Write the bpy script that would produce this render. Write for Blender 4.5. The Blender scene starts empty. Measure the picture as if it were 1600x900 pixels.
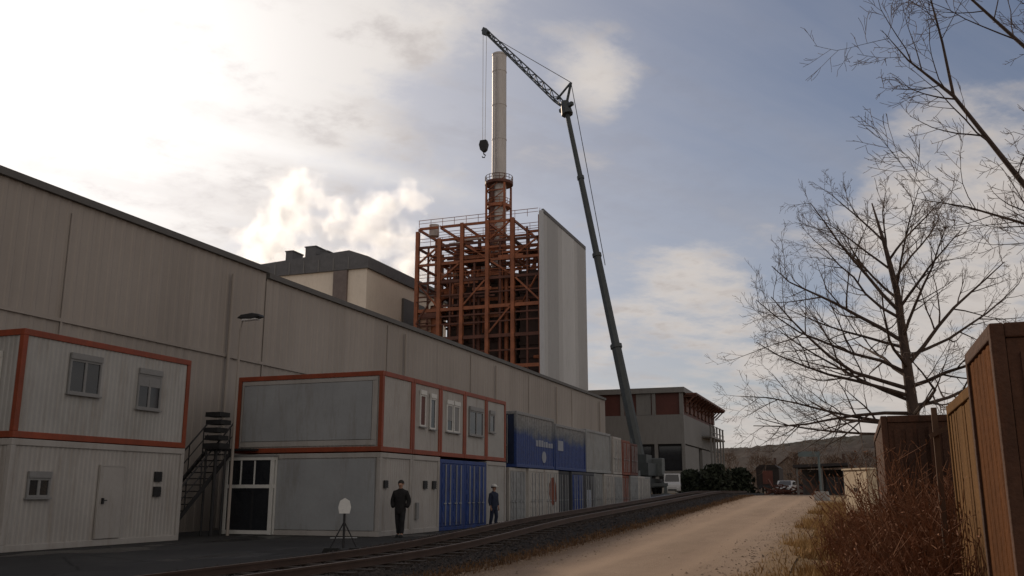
import bpy, bmesh, math, random
from mathutils import Vector, Matrix
R = math.radians
random.seed(7)
SC = bpy.context.scene
COL = SC.collection

# ------------------------------------------------------------------ materials
def nt(mat):
    mat.use_nodes = True
    t = mat.node_tree
    t.nodes.clear()
    return t

def N(t, kind, **kw):
    n = t.nodes.new(kind)
    for k, v in kw.items():
        if k.startswith('i_'):
            key = k[2:]
            key = int(key) if key.isdigit() else key.replace('_', ' ')
            n.inputs[key].default_value = v
        else:
            setattr(n, k, v)
    return n

def math_(t, op, a, b=None, clamp=False):
    n = t.nodes.new('ShaderNodeMath'); n.operation = op; n.use_clamp = clamp
    for i, v in enumerate((a, b)):
        if v is None: continue
        if hasattr(v, 'links'): t.links.new(v, n.inputs[i])
        else: n.inputs[i].default_value = v
    return n.outputs[0]

def ramp(t, fac, stops):
    n = t.nodes.new('ShaderNodeValToRGB')
    e = n.color_ramp.elements
    while len(e) > 1: e.remove(e[-1])
    e[0].position = stops[0][0]; e[0].color = (*stops[0][1], 1)
    for p, c in stops[1:]:
        x = e.new(p); x.color = (*c, 1)
    t.links.new(fac, n.inputs[0])
    return n.outputs[0]

def mixc(t, fac, a, b, mode='MIX'):
    n = t.nodes.new('ShaderNodeMix'); n.data_type = 'RGBA'; n.blend_type = mode
    def put(s, v):
        if hasattr(v, 'links'): t.links.new(v, s)
        elif isinstance(v, (int, float)): s.default_value = v
        else: s.default_value = (*v, 1)
    put(n.inputs[0], fac); put(n.inputs[6], a); put(n.inputs[7], b)
    return n.outputs[2]

def scaled(c, k): return tuple(min(1, x * k) for x in c)

def make_mat(name, col, rough=.7, metal=0., var=.25, scale=1.5, dirt=None, dirt_amt=.35, stretch=(1, 1, 1),
             bump=.0, bump_scale=30., fine=.12, col2=None, spec=.35):
    """noise-mottled surface with optional second-colour stains running down it"""
    m = bpy.data.materials.new(name); t = nt(m)
    out = N(t, 'ShaderNodeOutputMaterial'); b = N(t, 'ShaderNodeBsdfPrincipled', i_Roughness=rough, i_Metallic=metal)
    b.inputs['Specular IOR Level'].default_value = spec
    t.links.new(b.outputs[0], out.inputs[0])
    g = N(t, 'ShaderNodeNewGeometry')
    mp = N(t, 'ShaderNodeMapping'); mp.inputs['Scale'].default_value = stretch
    t.links.new(g.outputs['Position'], mp.inputs[0])
    n1 = N(t, 'ShaderNodeTexNoise', i_Scale=scale, i_Detail=6., i_Roughness=.6)
    t.links.new(mp.outputs[0], n1.inputs['Vector'])
    n2 = N(t, 'ShaderNodeTexNoise', i_Scale=scale * 14, i_Detail=4.)
    t.links.new(g.outputs['Position'], n2.inputs['Vector'])
    c = ramp(t, n1.outputs[0], [(.3, scaled(col, 1 - var)), (.7, scaled(col2 or col, 1 + var))])
    c = mixc(t, 1., c, ramp(t, n2.outputs[0], [(.3, (1 - fine,) * 3), (.7, (1 + fine * .0,) * 3)]), 'MULTIPLY')
    if dirt:
        mp2 = N(t, 'ShaderNodeMapping'); mp2.inputs['Scale'].default_value = (2.2, 2.2, .35)
        t.links.new(g.outputs['Position'], mp2.inputs[0])
        n3 = N(t, 'ShaderNodeTexNoise', i_Scale=1.3, i_Detail=9., i_Roughness=.7)
        t.links.new(mp2.outputs[0], n3.inputs['Vector'])
        f = ramp(t, n3.outputs[0], [(.5, (0, 0, 0)), (.72, (dirt_amt,) * 3)])
        c = mixc(t, f, c, dirt)
    t.links.new(c, b.inputs['Base Color'])
    if bump:
        n4 = N(t, 'ShaderNodeTexNoise', i_Scale=bump_scale, i_Detail=5.)
        t.links.new(g.outputs['Position'], n4.inputs['Vector'])
        bp = N(t, 'ShaderNodeBump', i_Strength=bump, i_Distance=.05)
        t.links.new(n4.outputs[0], bp.inputs['Height']); t.links.new(bp.outputs[0], b.inputs['Normal'])
    return m

RUST = (.09, .04, .02)
M = {}
M['hall'] = make_mat('hall_cladding', (.31, .28, .255), .65, var=.06, scale=.18, dirt=(.22, .19, .165), dirt_amt=.14, fine=.03)
def sheets(m):
    t = m.node_tree; b = [n for n in t.nodes if n.type == 'BSDF_PRINCIPLED'][0]; c = b.inputs['Base Color'].links[0].from_socket
    g = N(t, 'ShaderNodeNewGeometry'); sp = N(t, 'ShaderNodeSeparateXYZ'); t.links.new(g.outputs['Position'], sp.inputs[0])
    cb = N(t, 'ShaderNodeCombineXYZ')
    t.links.new(math_(t, 'FLOOR', math_(t, 'DIVIDE', sp.outputs[1], 1.5)), cb.inputs[0]); t.links.new(math_(t, 'FLOOR', math_(t, 'DIVIDE', sp.outputs[2], 6.96)), cb.inputs[1])
    wn = N(t, 'ShaderNodeTexWhiteNoise', noise_dimensions='2D'); t.links.new(cb.outputs[0], wn.inputs['Vector'])
    c = mixc(t, 1., c, ramp(t, wn.outputs['Value'], [(0, (.91, .905, .90)), (1, (1.04, 1.035, 1.03))]), 'MULTIPLY')
    mp = N(t, 'ShaderNodeMapping'); mp.inputs['Scale'].default_value = (3.2, 3.2, .09); t.links.new(g.outputs['Position'], mp.inputs[0])
    n = N(t, 'ShaderNodeTexNoise', i_Scale=1., i_Detail=7., i_Roughness=.7); t.links.new(mp.outputs[0], n.inputs['Vector'])
    c = mixc(t, ramp(t, n.outputs[0], [(.54, (0, 0, 0)), (.70, (.38,) * 3)]), c, (.17, .145, .125))
    n2 = N(t, 'ShaderNodeTexNoise', i_Scale=.12, i_Detail=6.); t.links.new(g.outputs['Position'], n2.inputs['Vector'])
    c = mixc(t, 1., c, ramp(t, n2.outputs[0], [(.35, (.88, .87, .86)), (.65, (1.05, 1.05, 1.05))]), 'MULTIPLY')
    t.links.new(c, b.inputs['Base Color'])
sheets(M['hall'])
M['hall_trim'] = make_mat('hall_trim', (.10, .095, .09), .6, var=.1)
M['orange'] = make_mat('orange_frame_paint', (.22, .045, .018), .5, var=.2, dirt=RUST, dirt_amt=.5)
M['office_grey'] = make_mat('office_panel_grey', (.32, .315, .305), .55, var=.1, scale=.7, dirt=(.2, .17, .14), dirt_amt=.62, fine=.05)
M['office_white'] = make_mat('office_panel_white', (.32, .305, .29), .55, var=.1, scale=.7, dirt=(.2, .17, .14), dirt_amt=.62, fine=.05)
M['office_blue'] = make_mat('office_panel_bluegrey', (.262, .274, .284), .55, var=.1, scale=.7, dirt=(.15, .13, .11), dirt_amt=.62, fine=.05)
M['glass'] = make_mat('dark_glass', (.018, .02, .024), .08, var=.2, spec=.6)
M['glass_red'] = make_mat('window_red_blind', (.10, .03, .022), .5, var=.2)
M['win_white'] = make_mat('white_window_frame', (.55, .55, .53), .45, var=.05)
M['win_grey'] = make_mat('window_shutter_grey', (.2, .2, .2), .5, var=.1)
M['blue'] = make_mat('blue_container_paint', (.016, .045, .185), .5, var=.18, dirt=(.06, .05, .05), dirt_amt=.6)
M['navy'] = make_mat('dark_navy_paint', (.012, .02, .05), .5, var=.2, dirt=(.03, .025, .025), dirt_amt=.5)
M['cont_white'] = make_mat('white_container_paint', (.37, .355, .335), .55, var=.08, dirt=(.16, .10, .07), dirt_amt=.6)
M['cont_grey'] = make_mat('grey_container_paint', (.25, .26, .265), .55, var=.1, dirt=(.12, .08, .06), dirt_amt=.5)
M['cont_dark'] = make_mat('dark_container_paint', (.05, .055, .065), .6, var=.2, dirt=RUST, dirt_amt=.5)
M['cont_red'] = make_mat('red_container_paint', (.20, .055, .03), .6, var=.2, dirt=(.06, .03, .02), dirt_amt=.6)
M['cont_maroon'] = make_mat('maroon_container_paint', (.10, .03, .02), .6, var=.2, dirt=(.03, .02, .02), dirt_amt=.6)
M['patch_red'] = make_mat('red_brown_rust_patch', (.16, .05, .03), .8, var=.4, scale=4)
M['letter_white'] = make_mat('white_lettering_paint', (.24, .26, .31), .6, var=.1)
M['steel_dark'] = make_mat('dark_steel', (.03, .03, .032), .55, .3, var=.2)
M['steel_grey'] = make_mat('galvanised_steel', (.32, .33, .34), .45, .4, var=.15)
M['black'] = make_mat('black_rubber', (.012, .012, .012), .8, var=.2)
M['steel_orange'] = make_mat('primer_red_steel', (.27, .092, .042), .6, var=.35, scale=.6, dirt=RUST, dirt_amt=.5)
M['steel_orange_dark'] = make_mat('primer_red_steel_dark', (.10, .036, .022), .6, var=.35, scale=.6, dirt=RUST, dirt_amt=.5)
M['boiler'] = make_mat('boiler_casing', (.05, .028, .022), .7, var=.3, scale=.5)
M['duct'] = make_mat('tan_duct', (.33, .2, .14), .6, var=.15)
M['chimney'] = make_mat('chimney_shell', (.47, .445, .43), .55, var=.08, scale=.4, stretch=(1, 1, .4), dirt=(.25, .22, .2), dirt_amt=.4, fine=.03)
M['concrete'] = make_mat('concrete', (.33, .32, .3), .85, var=.12, dirt=(.2, .18, .16), dirt_amt=.4)
M['beige'] = make_mat('beige_render', (.72, .64, .54), .85, var=.06, scale=.2, dirt=(.5, .42, .34), dirt_amt=.4, fine=.04)
M['roof_dark'] = make_mat('dark_roof_fascia', (.12, .12, .125), .7, var=.15)
M['duct_dark'] = make_mat('brown_riser', (.17, .14, .13), .7, var=.15)
M['plant_grey'] = make_mat('plant_grey_sheet', (.165, .163, .16), .6, var=.08, scale=.2, dirt=(.09, .085, .08), dirt_amt=.5, fine=.06)
M['plant_red'] = make_mat('plant_red_panel', (.085, .026, .02), .6, var=.2, scale=.4)
M['crane'] = make_mat('crane_grey_green', (.045, .052, .053), .5, .1, var=.2)
M['crane_light'] = make_mat('crane_light_steel', (.10, .11, .11), .5, .2, var=.2)
M['rust'] = make_mat('rusty_sheet', (.115, .046, .016), .95, spec=.08, var=.3, scale=1.2, dirt=(.06, .026, .014), dirt_amt=.8, stretch=(1, 1, .35), bump=.3, bump_scale=25, fine=.25)
M['rust_dark'] = make_mat('dark_rusty_sheet', (.065, .030, .018), .9, var=.4, scale=1.6, dirt=(.14, .05, .022), dirt_amt=.7, stretch=(1, 1, .4), bump=.3, bump_scale=25, fine=.25)
M['plank'] = make_mat('tan_plank', (.16, .088, .036), .95, spec=.08, var=.25, scale=2.5, dirt=(.09, .045, .022), dirt_amt=.7, stretch=(1, 3, .25), bump=.25, bump_scale=40, fine=.25)
M['cream'] = make_mat('cream_sheet', (.55, .46, .33), .7, var=.12, dirt=(.26, .15, .07), dirt_amt=.7)
M['bark'] = make_mat('dark_bark', (.065, .045, .036), .95, var=.35, scale=5, bump=.5, bump_scale=30, stretch=(1, 1, .3))
M['twig'] = make_mat('twig_bark', (.12, .082, .06), .9, var=.3, scale=3)
M['stalk'] = make_mat('dry_stalk', (.17, .07, .032), .9, var=.45, scale=6)
M['skin'] = make_mat('skin', (.35, .2, .14), .55, var=.05)
M['hair'] = make_mat('dark_hair', (.015, .012, .01), .7, var=.2)
M['coat'] = make_mat('black_coat_cloth', (.012, .011, .012), .9, var=.3, scale=8)
M['trousers'] = make_mat('dark_trouser_cloth', (.014, .014, .016), .9, var=.3, scale=8)
M['work_blue'] = make_mat('navy_work_cloth', (.016, .022, .045), .9, var=.3, scale=8)
M['helmet'] = make_mat('white_helmet_plastic', (.5, .5, .48), .35, var=.05)
M['sign_white'] = make_mat('white_sign_sheet', (.62, .62, .6), .5, var=.06)
M['bush'] = make_mat('dark_evergreen', (.022, .028, .016), .9, var=.5, scale=3)
M['shed_wall'] = make_mat('grey_shed_board', (.16, .15, .14), .8, var=.2)
M['shed_roof'] = make_mat('dark_shed_roof', (.035, .03, .03), .8, var=.2)
M['post_blue'] = make_mat('pale_blue_post', (.12, .155, .16), .6, var=.1)
M['house_wall'] = make_mat('house_render', (.17, .14, .12), .85, var=.2)
M['house_roof'] = make_mat('house_roof_tile', (.075, .045, .035), .85, var=.2)
M['car_white'] = make_mat('white_vehicle_paint', (.42, .42, .42), .3, var=.05)
M['lamp_red'] = make_mat('red_lamp_lens', (.25, .02, .015), .3)
M['headlight'] = make_mat('clear_lamp_lens', (.6, .6, .6), .15)
M['sleeper'] = make_mat('sleeper_timber', (.04, .03, .024), .95, var=.4, scale=4, bump=.4)
M['rail'] = make_mat('rail_steel', (.10, .065, .05), .45, .6, var=.2)
M['wagon'] = make_mat('dark_wagon_paint', (.022, .016, .014), .75, var=.3, dirt=(.06, .03, .02), dirt_amt=.5)

def two_tone_blue():
    """blue shipping container whose upper band is bleached grey"""
    m = bpy.data.materials.new('bleached_blue_paint'); t = nt(m)
    out = N(t, 'ShaderNodeOutputMaterial'); b = N(t, 'ShaderNodeBsdfPrincipled', i_Roughness=.55)
    t.links.new(b.outputs[0], out.inputs[0])
    tc = N(t, 'ShaderNodeTexCoord'); sp = N(t, 'ShaderNodeSeparateXYZ'); t.links.new(tc.outputs['Object'], sp.inputs[0])
    n = N(t, 'ShaderNodeTexNoise', i_Scale=1.1, i_Detail=7.); t.links.new(tc.outputs['Object'], n.inputs['Vector'])
    f = math_(t, 'ADD', sp.outputs[2], math_(t, 'MULTIPLY', math_(t, 'SUBTRACT', n.outputs[0], .5), 1.3))
    f = math_(t, 'ADD', f, math_(t, 'MULTIPLY', sp.outputs[0], .035))
    c = ramp(t, math_(t, 'DIVIDE', f, 3.), [(.50, (.017, .045, .185)), (.53, (.035, .065, .18)), (.60, (.09, .11, .16)), (.68, (.16, .17, .185)), (.9, (.23, .23, .23))])
    n2 = N(t, 'ShaderNodeTexNoise', i_Scale=9., i_Detail=5.); t.links.new(tc.outputs['Object'], n2.inputs['Vector'])
    c = mixc(t, 1., c, ramp(t, n2.outputs[0], [(.35, (.65, .65, .65)), (.65, (1, 1, 1))]), 'MULTIPLY')
    t.links.new(c, b.inputs['Base Color'])
    return m
M['blue_faded'] = two_tone_blue()

def ground_mat(name, stops, scale, rough=.95, bump=.4, bscale=60, extra=None, spec=.2, stretch=(1, 1, 1)):
    m = bpy.data.materials.new(name); t = nt(m)
    out = N(t, 'ShaderNodeOutputMaterial'); b = N(t, 'ShaderNodeBsdfPrincipled', i_Roughness=rough)
    b.inputs['Specular IOR Level'].default_value = spec
    t.links.new(b.outputs[0], out.inputs[0])
    g = N(t, 'ShaderNodeNewGeometry')
    mp = N(t, 'ShaderNodeMapping'); mp.inputs['Scale'].default_value = stretch; t.links.new(g.outputs['Position'], mp.inputs[0])
    n1 = N(t, 'ShaderNodeTexNoise', i_Scale=scale, i_Detail=9., i_Roughness=.65); t.links.new(mp.outputs[0], n1.inputs['Vector'])
    c = ramp(t, n1.outputs[0], stops)
    n2 = N(t, 'ShaderNodeTexNoise', i_Scale=bscale, i_Detail=4.); t.links.new(g.outputs['Position'], n2.inputs['Vector'])
    c = mixc(t, 1., c, ramp(t, n2.outputs[0], [(.3, (.6, .6, .6)), (.7, (1, 1, 1))]), 'MULTIPLY')
    if extra:
        n3 = N(t, 'ShaderNodeTexNoise', i_Scale=extra[0], i_Detail=6.); t.links.new(g.outputs['Position'], n3.inputs['Vector'])
        c = mixc(t, ramp(t, n3.outputs[0], [(extra[2], (0, 0, 0)), (extra[2] + .14, (extra[3],) * 3)]), c, extra[1])
    t.links.new(c, b.inputs['Base Color'])
    bp = N(t, 'ShaderNodeBump', i_Strength=bump, i_Distance=.06); t.links.new(n2.outputs[0], bp.inputs['Height']); t.links.new(bp.outputs[0], b.inputs['Normal'])
    return m
M['g_ground'] = ground_mat('dry_earth', [(.3, (.13, .085, .045)), (.5, (.24, .165, .085)), (.7, (.32, .22, .10))], .5, bscale=35, extra=(2.0, (.12, .07, .03), .5, .7))
M['g_yard'] = ground_mat('yard_asphalt', [(.3, (.026, .026, .027)), (.55, (.042, .042, .042)), (.75, (.066, .064, .062))], .35, bump=.3, bscale=70, extra=(.9, (.03, .03, .03), .55, .8))
def damp(m):
    t = m.node_tree; b = [n for n in t.nodes if n.type == 'BSDF_PRINCIPLED'][0]; c = b.inputs['Base Color'].links[0].from_socket
    g = N(t, 'ShaderNodeNewGeometry'); mp = N(t, 'ShaderNodeMapping'); mp.inputs['Scale'].default_value = (1, .5, 1); t.links.new(g.outputs['Position'], mp.inputs[0])
    n = N(t, 'ShaderNodeTexNoise', i_Scale=.45, i_Detail=5.); t.links.new(mp.outputs[0], n.inputs['Vector'])
    f = ramp(t, n.outputs[0], [(.56, (0, 0, 0)), (.62, (1, 1, 1))])
    t.links.new(mixc(t, f, c, mixc(t, 1., c, (.55, .55, .56), 'MULTIPLY')), b.inputs['Base Color'])
    t.links.new(ramp(t, n.outputs[0], [(.56, (.92,) * 3), (.63, (.3,) * 3)]), b.inputs['Roughness'])
    v = N(t, 'ShaderNodeTexVoronoi', feature='DISTANCE_TO_EDGE', i_Scale=.28); t.links.new(g.outputs['Position'], v.inputs['Vector'])
    crack = ramp(t, v.outputs['Distance'], [(.0, (.35, .35, .35)), (.012, (1, 1, 1))])
    c2 = b.inputs['Base Color'].links[0].from_socket
    t.links.new(mixc(t, 1., c2, crack, 'MULTIPLY'), b.inputs['Base Color'])
damp(M['g_yard'])
M['g_ballast'] = ground_mat('track_ballast', [(.3, (.010, .009, .009)), (.6, (.022, .018, .017)), (.8, (.045, .032, .026))], 1.2, bump=1., bscale=14)
M['g_verge'] = ground_mat('brown_verge', [(.3, (.055, .032, .02)), (.55, (.13, .075, .04)), (.75, (.2, .125, .06))], 1.0, bump=.8, bscale=28)
def road_mat():
    """dusty gravel road: wheel tracks along it, edges that crumble into the earth beside it"""
    m = ground_mat('dusty_road', [(.28, (.235, .165, .118)), (.5, (.31, .226, .163)), (.72, (.375, .28, .208))], .35, bump=.5, bscale=45, extra=(.8, (.22, .16, .115), .53, .6), stretch=(1.6, .35, 1))
    t = m.node_tree; b = [n for n in t.nodes if n.type == 'BSDF_PRINCIPLED'][0]; c = b.inputs['Base Color'].links[0].from_socket
    g = N(t, 'ShaderNodeNewGeometry'); sp = N(t, 'ShaderNodeSeparateXYZ'); t.links.new(g.outputs['Position'], sp.inputs[0])
    mp = N(t, 'ShaderNodeMapping'); mp.inputs['Scale'].default_value = (1, .35, 1); t.links.new(g.outputs['Position'], mp.inputs[0])
    n = N(t, 'ShaderNodeTexNoise', i_Scale=1.1, i_Detail=7., i_Roughness=.65); t.links.new(mp.outputs[0], n.inputs['Vector'])
    wob = math_(t, 'MULTIPLY', math_(t, 'SUBTRACT', n.outputs[0], .5), 1.9)
    x = math_(t, 'ADD', sp.outputs[0], wob)
    mr = N(t, 'ShaderNodeMapRange', interpolation_type='SMOOTHSTEP'); mr.inputs['From Min'].default_value = -2.35; mr.inputs['From Max'].default_value = -1.75; t.links.new(x, mr.inputs['Value'])
    c = mixc(t, math_(t, 'MULTIPLY', mr.outputs[0], .9), c, (.19, .125, .065))
    ml = N(t, 'ShaderNodeMapRange', interpolation_type='SMOOTHSTEP'); ml.inputs['From Min'].default_value = -6.2; ml.inputs['From Max'].default_value = -6.95; t.links.new(math_(t, 'ADD', sp.outputs[0], math_(t, 'MULTIPLY', wob, .35)), ml.inputs['Value'])
    c = mixc(t, math_(t, 'MULTIPLY', ml.outputs[0], .8), c, (.12, .075, .042))
    # two packed wheel tracks, paler and smoother than the loose gravel between
    for xc in (-5.1, -3.3):
        dx = math_(t, 'SUBTRACT', math_(t, 'ADD', sp.outputs[0], math_(t, 'MULTIPLY', wob, .18)), xc)
        w_ = math_(t, 'EXPONENT', math_(t, 'MULTIPLY', math_(t, 'MULTIPLY', dx, dx), -12.))
        c = mixc(t, math_(t, 'MULTIPLY', w_, .4), c, (.37, .27, .195))
    t.links.new(c, b.inputs['Base Color'])
    return m
M['g_road'] = road_mat()
M['g_hill'] = ground_mat('bare_wood_hill', [(.3, (.028, .023, .022)), (.5, (.040, .031, .028)), (.7, (.054, .041, .036))], .02, bump=1., bscale=.3, extra=(.008, (.022, .022, .018), .5, .8))
M['grass'] = make_mat('dry_grass', (.31, .19, .075), .95, var=.45, scale=1.6)

# ------------------------------------------------------------------ mesh helper
class MB:
    def __init__(s): s.v = []; s.f = []; s.m = []
    def quad(s, pts, m=0):
        i = len(s.v); s.v += [tuple(p) for p in pts]; s.f.append(tuple(range(i, i + len(pts)))); s.m.append(m)
    def box(s, x0, x1, y0, y1, z0, z1, m=0):
        if x0 > x1: x0, x1 = x1, x0
        if y0 > y1: y0, y1 = y1, y0
        i = len(s.v)
        s.v += [(x0, y0, z0), (x1, y0, z0), (x1, y1, z0), (x0, y1, z0), (x0, y0, z1), (x1, y0, z1), (x1, y1, z1), (x0, y1, z1)]
        for q in ((0, 3, 2, 1), (4, 5, 6, 7), (0, 1, 5, 4), (1, 2, 6, 5), (2, 3, 7, 6), (3, 0, 4, 7)):
            s.f.append(tuple(i + k for k in q)); s.m.append(m)
        return s
    def bar(s, p0, p1, w, h=None, m=0):
        """square bar between two points"""
        return s.tube(p0, p1, (w * .7071), (h or w) * .7071 if h else None, 4, m, square=True)
    def tube(s, p0, p1, r0, r1=None, n=8, m=0, cap=True, square=False):
        if r1 is None: r1 = r0
        p0 = Vector(p0); p1 = Vector(p1); d = (p1 - p0)
        if d.length < 1e-6: return s
        d.normalize()
        a = Vector((0, 0, 1)) if abs(d.z) < .95 else Vector((1, 0, 0))
        u = d.cross(a).normalized(); w = d.cross(u)
        i = len(s.v); off = math.pi / 4 if square else 0
        for p, r in ((p0, r0), (p1, r1)):
            for k in range(n):
                t = 2 * math.pi * k / n + off
                s.v.append(tuple(p + (u * math.cos(t) + w * math.sin(t)) * r))
        for k in range(n):
            s.f.append((i + k, i + (k + 1) % n, i + n + (k + 1) % n, i + n + k)); s.m.append(m)
        if cap:
            s.f.append(tuple(i + k for k in reversed(range(n)))); s.m.append(m)
            s.f.append(tuple(i + n + k for k in range(n))); s.m.append(m)
        return s
    def path(s, pts, rs, n=6, m=0):
        """tube along a polyline with a ring per point"""
        i = len(s.v); P = [Vector(p) for p in pts]
        for k, p in enumerate(P):
            d = (P[min(k + 1, len(P) - 1)] - P[max(k - 1, 0)]).normalized()
            a = Vector((0, 0, 1)) if abs(d.z) < .9 else Vector((1, 0, 0))
            u = d.cross(a).normalized(); w = d.cross(u)
            for q in range(n):
                t = 2 * math.pi * q / n
                s.v.append(tuple(p + (u * math.cos(t) + w * math.sin(t)) * rs[k]))
        for k in range(len(P) - 1):
            for q in range(n):
                s.f.append((i + k * n + q, i + k * n + (q + 1) % n, i + (k + 1) * n + (q + 1) % n, i + (k + 1) * n + q)); s.m.append(m)
        s.f.append(tuple(i + (len(P) - 1) * n + q for q in range(n))); s.m.append(m)
        return s
    def lathe(s, prof, c=(0, 0, 0), n=24, m=0):
        i = len(s.v)
        for r, z in prof:
            for k in range(n):
                t = 2 * math.pi * k / n
                s.v.append((c[0] + r * math.cos(t), c[1] + r * math.sin(t), c[2] + z))
        for j in range(len(prof) - 1):
            for k in range(n):
                s.f.append((i + j * n + k, i + j * n + (k + 1) % n, i + (j + 1) * n + (k + 1) % n, i + (j + 1) * n + k)); s.m.append(m)
        return s
    def prism(s, poly, axis, a0, a1, m=0):
        """extrude a 2D polygon along an axis: 'x' -> (y,z), 'y' -> (x,z), 'z' -> (x,y)"""
        def P(p, a): return {'x': (a, p[0], p[1]), 'y': (p[0], a, p[1]), 'z': (p[0], p[1], a)}[axis]
        n = len(poly); i = len(s.v)
        s.v += [P(p, a0) for p in poly] + [P(p, a1) for p in poly]
        s.f.append(tuple(range(i, i + n))); s.f.append(tuple(reversed(range(i + n, i + 2 * n)))); s.m += [m, m]
        for k in range(n):
            s.f.append((i + k, i + n + k, i + n + (k + 1) % n, i + (k + 1) % n)); s.m.append(m)
        return s
    def build(s, name, mats, parent=None, world=False, smooth=False, bevel=0):
        me = bpy.data.meshes.new(name); me.from_pydata(s.v, [], s.f); me.update()
        if not isinstance(mats, (list, tuple)): mats = [mats]
        for x in mats: me.materials.append(M[x] if isinstance(x, str) else x)
        me.polygons.foreach_set('material_index', s.m)
        bm = bmesh.new(); bm.from_mesh(me); bmesh.ops.recalc_face_normals(bm, faces=bm.faces); bm.to_mesh(me); bm.free()
        if smooth: me.polygons.foreach_set('use_smooth', [True] * len(me.polygons))
        o = bpy.data.objects.new(name, me); COL.objects.link(o)
        if parent:
            o.parent = parent
            if world: o.location = [-x for x in wl(parent)]
        if bevel:
            b = o.modifiers.new('Bevel', 'BEVEL'); b.width = bevel; b.segments = 2; b.limit_method = 'ANGLE'
        return o

def wl(o):
    v = Vector((0, 0, 0))
    while o: v += o.location; o = o.parent
    return v

def tag(o, label=None, cat=None, group=None, kind=None):
    if label: o['label'] = label
    if cat: o['category'] = cat
    if group: o['group'] = group
    if kind: o['kind'] = kind
    return o

def thing(name, label, cat, loc=(0, 0, 0), rz=0, group=None):
    o = bpy.data.objects.new(name, None); COL.objects.link(o)
    o.location = loc; o.rotation_euler = (0, 0, rz); o.empty_display_size = .3
    return tag(o, label, cat, group)

def copy_tree(o, parent=None):
    c = o.copy(); COL.objects.link(c); c.parent = parent
    for ch in list(o.children): copy_tree(ch, c)
    return c

# ------------------------------------------------------------------ terrain
def ss(a, b, x):
    t = max(0., min(1., (x - a) / (b - a))); return t * t * (3 - 2 * t)
def gz(X, Y):
    t = max(0., min(1., (Y - 16) / 54.)); k = .12          # straight incline, rounded only at both ends
    lin = t * t / (2 * k) / (1 - k) if t < k else (t - k / 2) / (1 - k) if t < 1 - k else 1 - (1 - t) ** 2 / (2 * k) / (1 - k)
    z = 1.2 * max(ss(-13.3, -11.6, X) * lin, ss(82, 98, Y))
    bed = .14 * ss(20, 32, Y) * ss(-12.6, -11.6, X) * (1 - ss(-8.6, -7.8, X)) * (1 - ss(100, 140, Y))
    return z + bed
def frange(a, b, st):
    n = max(1, int(round((b - a) / st))); return [a + (b - a) * i / n for i in range(n + 1)]
YS = sorted(set([-60, -30, -10, 0] + frange(4, 30, 1) + frange(30, 110, 1.25) + frange(110, 160, 5) + [180, 220, 280, 360, 460, 600, 800, 1100, 1500]))
def sheet(name, xs, ys, mat, off, wob=0, jag=0):
    mb = MB(); nx = len(xs)
    rnd = random.Random(name)
    for y in ys:
        w0, w1 = (rnd.uniform(-jag, jag), rnd.uniform(-jag, jag))
        for i, x in enumerate(xs):
            xx = x + (w0 if i == 0 else w1 if i == nx - 1 else 0)
            mb.v.append((xx, y, gz(xx, y) + off))
    for j in range(len(ys) - 1):
        for i in range(nx - 1):
            a = j * nx + i
            mb.f.append((a, a + 1, a + nx + 1, a + nx)); mb.m.append(0)
    o = mb.build(name, mat, smooth=True); tag(o, kind='structure'); return o
XS = [-1500, -700, -300, -150, -90, -60, -40, -30, -24, -20, -17, -15, -14, -13.3, -13.0, -12.75, -12.5, -12.25, -12, -11.8, -11.6, -11.3, -10, -9, -8.6, -8.4, -8.2, -8.0, -7.8, -7.5, -7.0, -6, -4, -2.4, -1.3, -.6, 0, 1.5, 3, 5, 9, 16, 30, 60, 150, 400, 900, 1600]
def inx(a, b): return [x for x in XS if a <= x <= b]
sheet('ground', XS, YS, 'g_ground', -.012)
YR = [y for y in YS if -10 <= y <= 110]
sheet('yard', inx(-40, -12.25), YR, 'g_yard', -.006, jag=.04)
sheet('track_bed', inx(-12.5, -7.5), YR, 'g_ballast', .0, jag=.06)
sheet('verge', inx(-7.8, -7.0), YR, 'g_verge', .006, jag=.12)
ROAD_Y = [y for y in YS if -10 <= y <= 360]
sheet('road', inx(-7.0, -1.3), ROAD_Y, 'g_road', .012, jag=.05)

# hill behind
def hill():
    mb = MB(); rnd = random.Random(3)
    nx, ny = 420, 44
    from mathutils import noise
    for j in range(ny):
        for i in range(nx):
            x = -700 + 1500 * i / (nx - 1); y = 430 + 330 * j / (ny - 1)
            t = j / (ny - 1)
            # ridge runs across the view; a shoulder climbs towards the right
            ridge = 31 + 5 * ss(-95, 30, x) + 1.6 * math.sin(x / 31. + 1) - 10 * ss(60, 320, x)
            h = ridge * math.sin(min(1, t * 1.25) * math.pi / 2)
            tree = 3.2 * noise.noise((x * .09, y * .09, 1)) + 2.2 * noise.noise((x * .35, y * .2, 5))
            mb.v.append((x, y, 1.0 + h + (tree * .28 + rnd.uniform(-1.1, 1.5)) * min(1, t * 3)))
    for j in range(ny - 1):
        for i in range(nx - 1):
            a = j * nx + i; mb.f.append((a, a + 1, a + nx + 1, a + nx)); mb.m.append(0)
    tag(mb.build('hill', 'g_hill', smooth=True), kind='structure')
hill()

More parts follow.
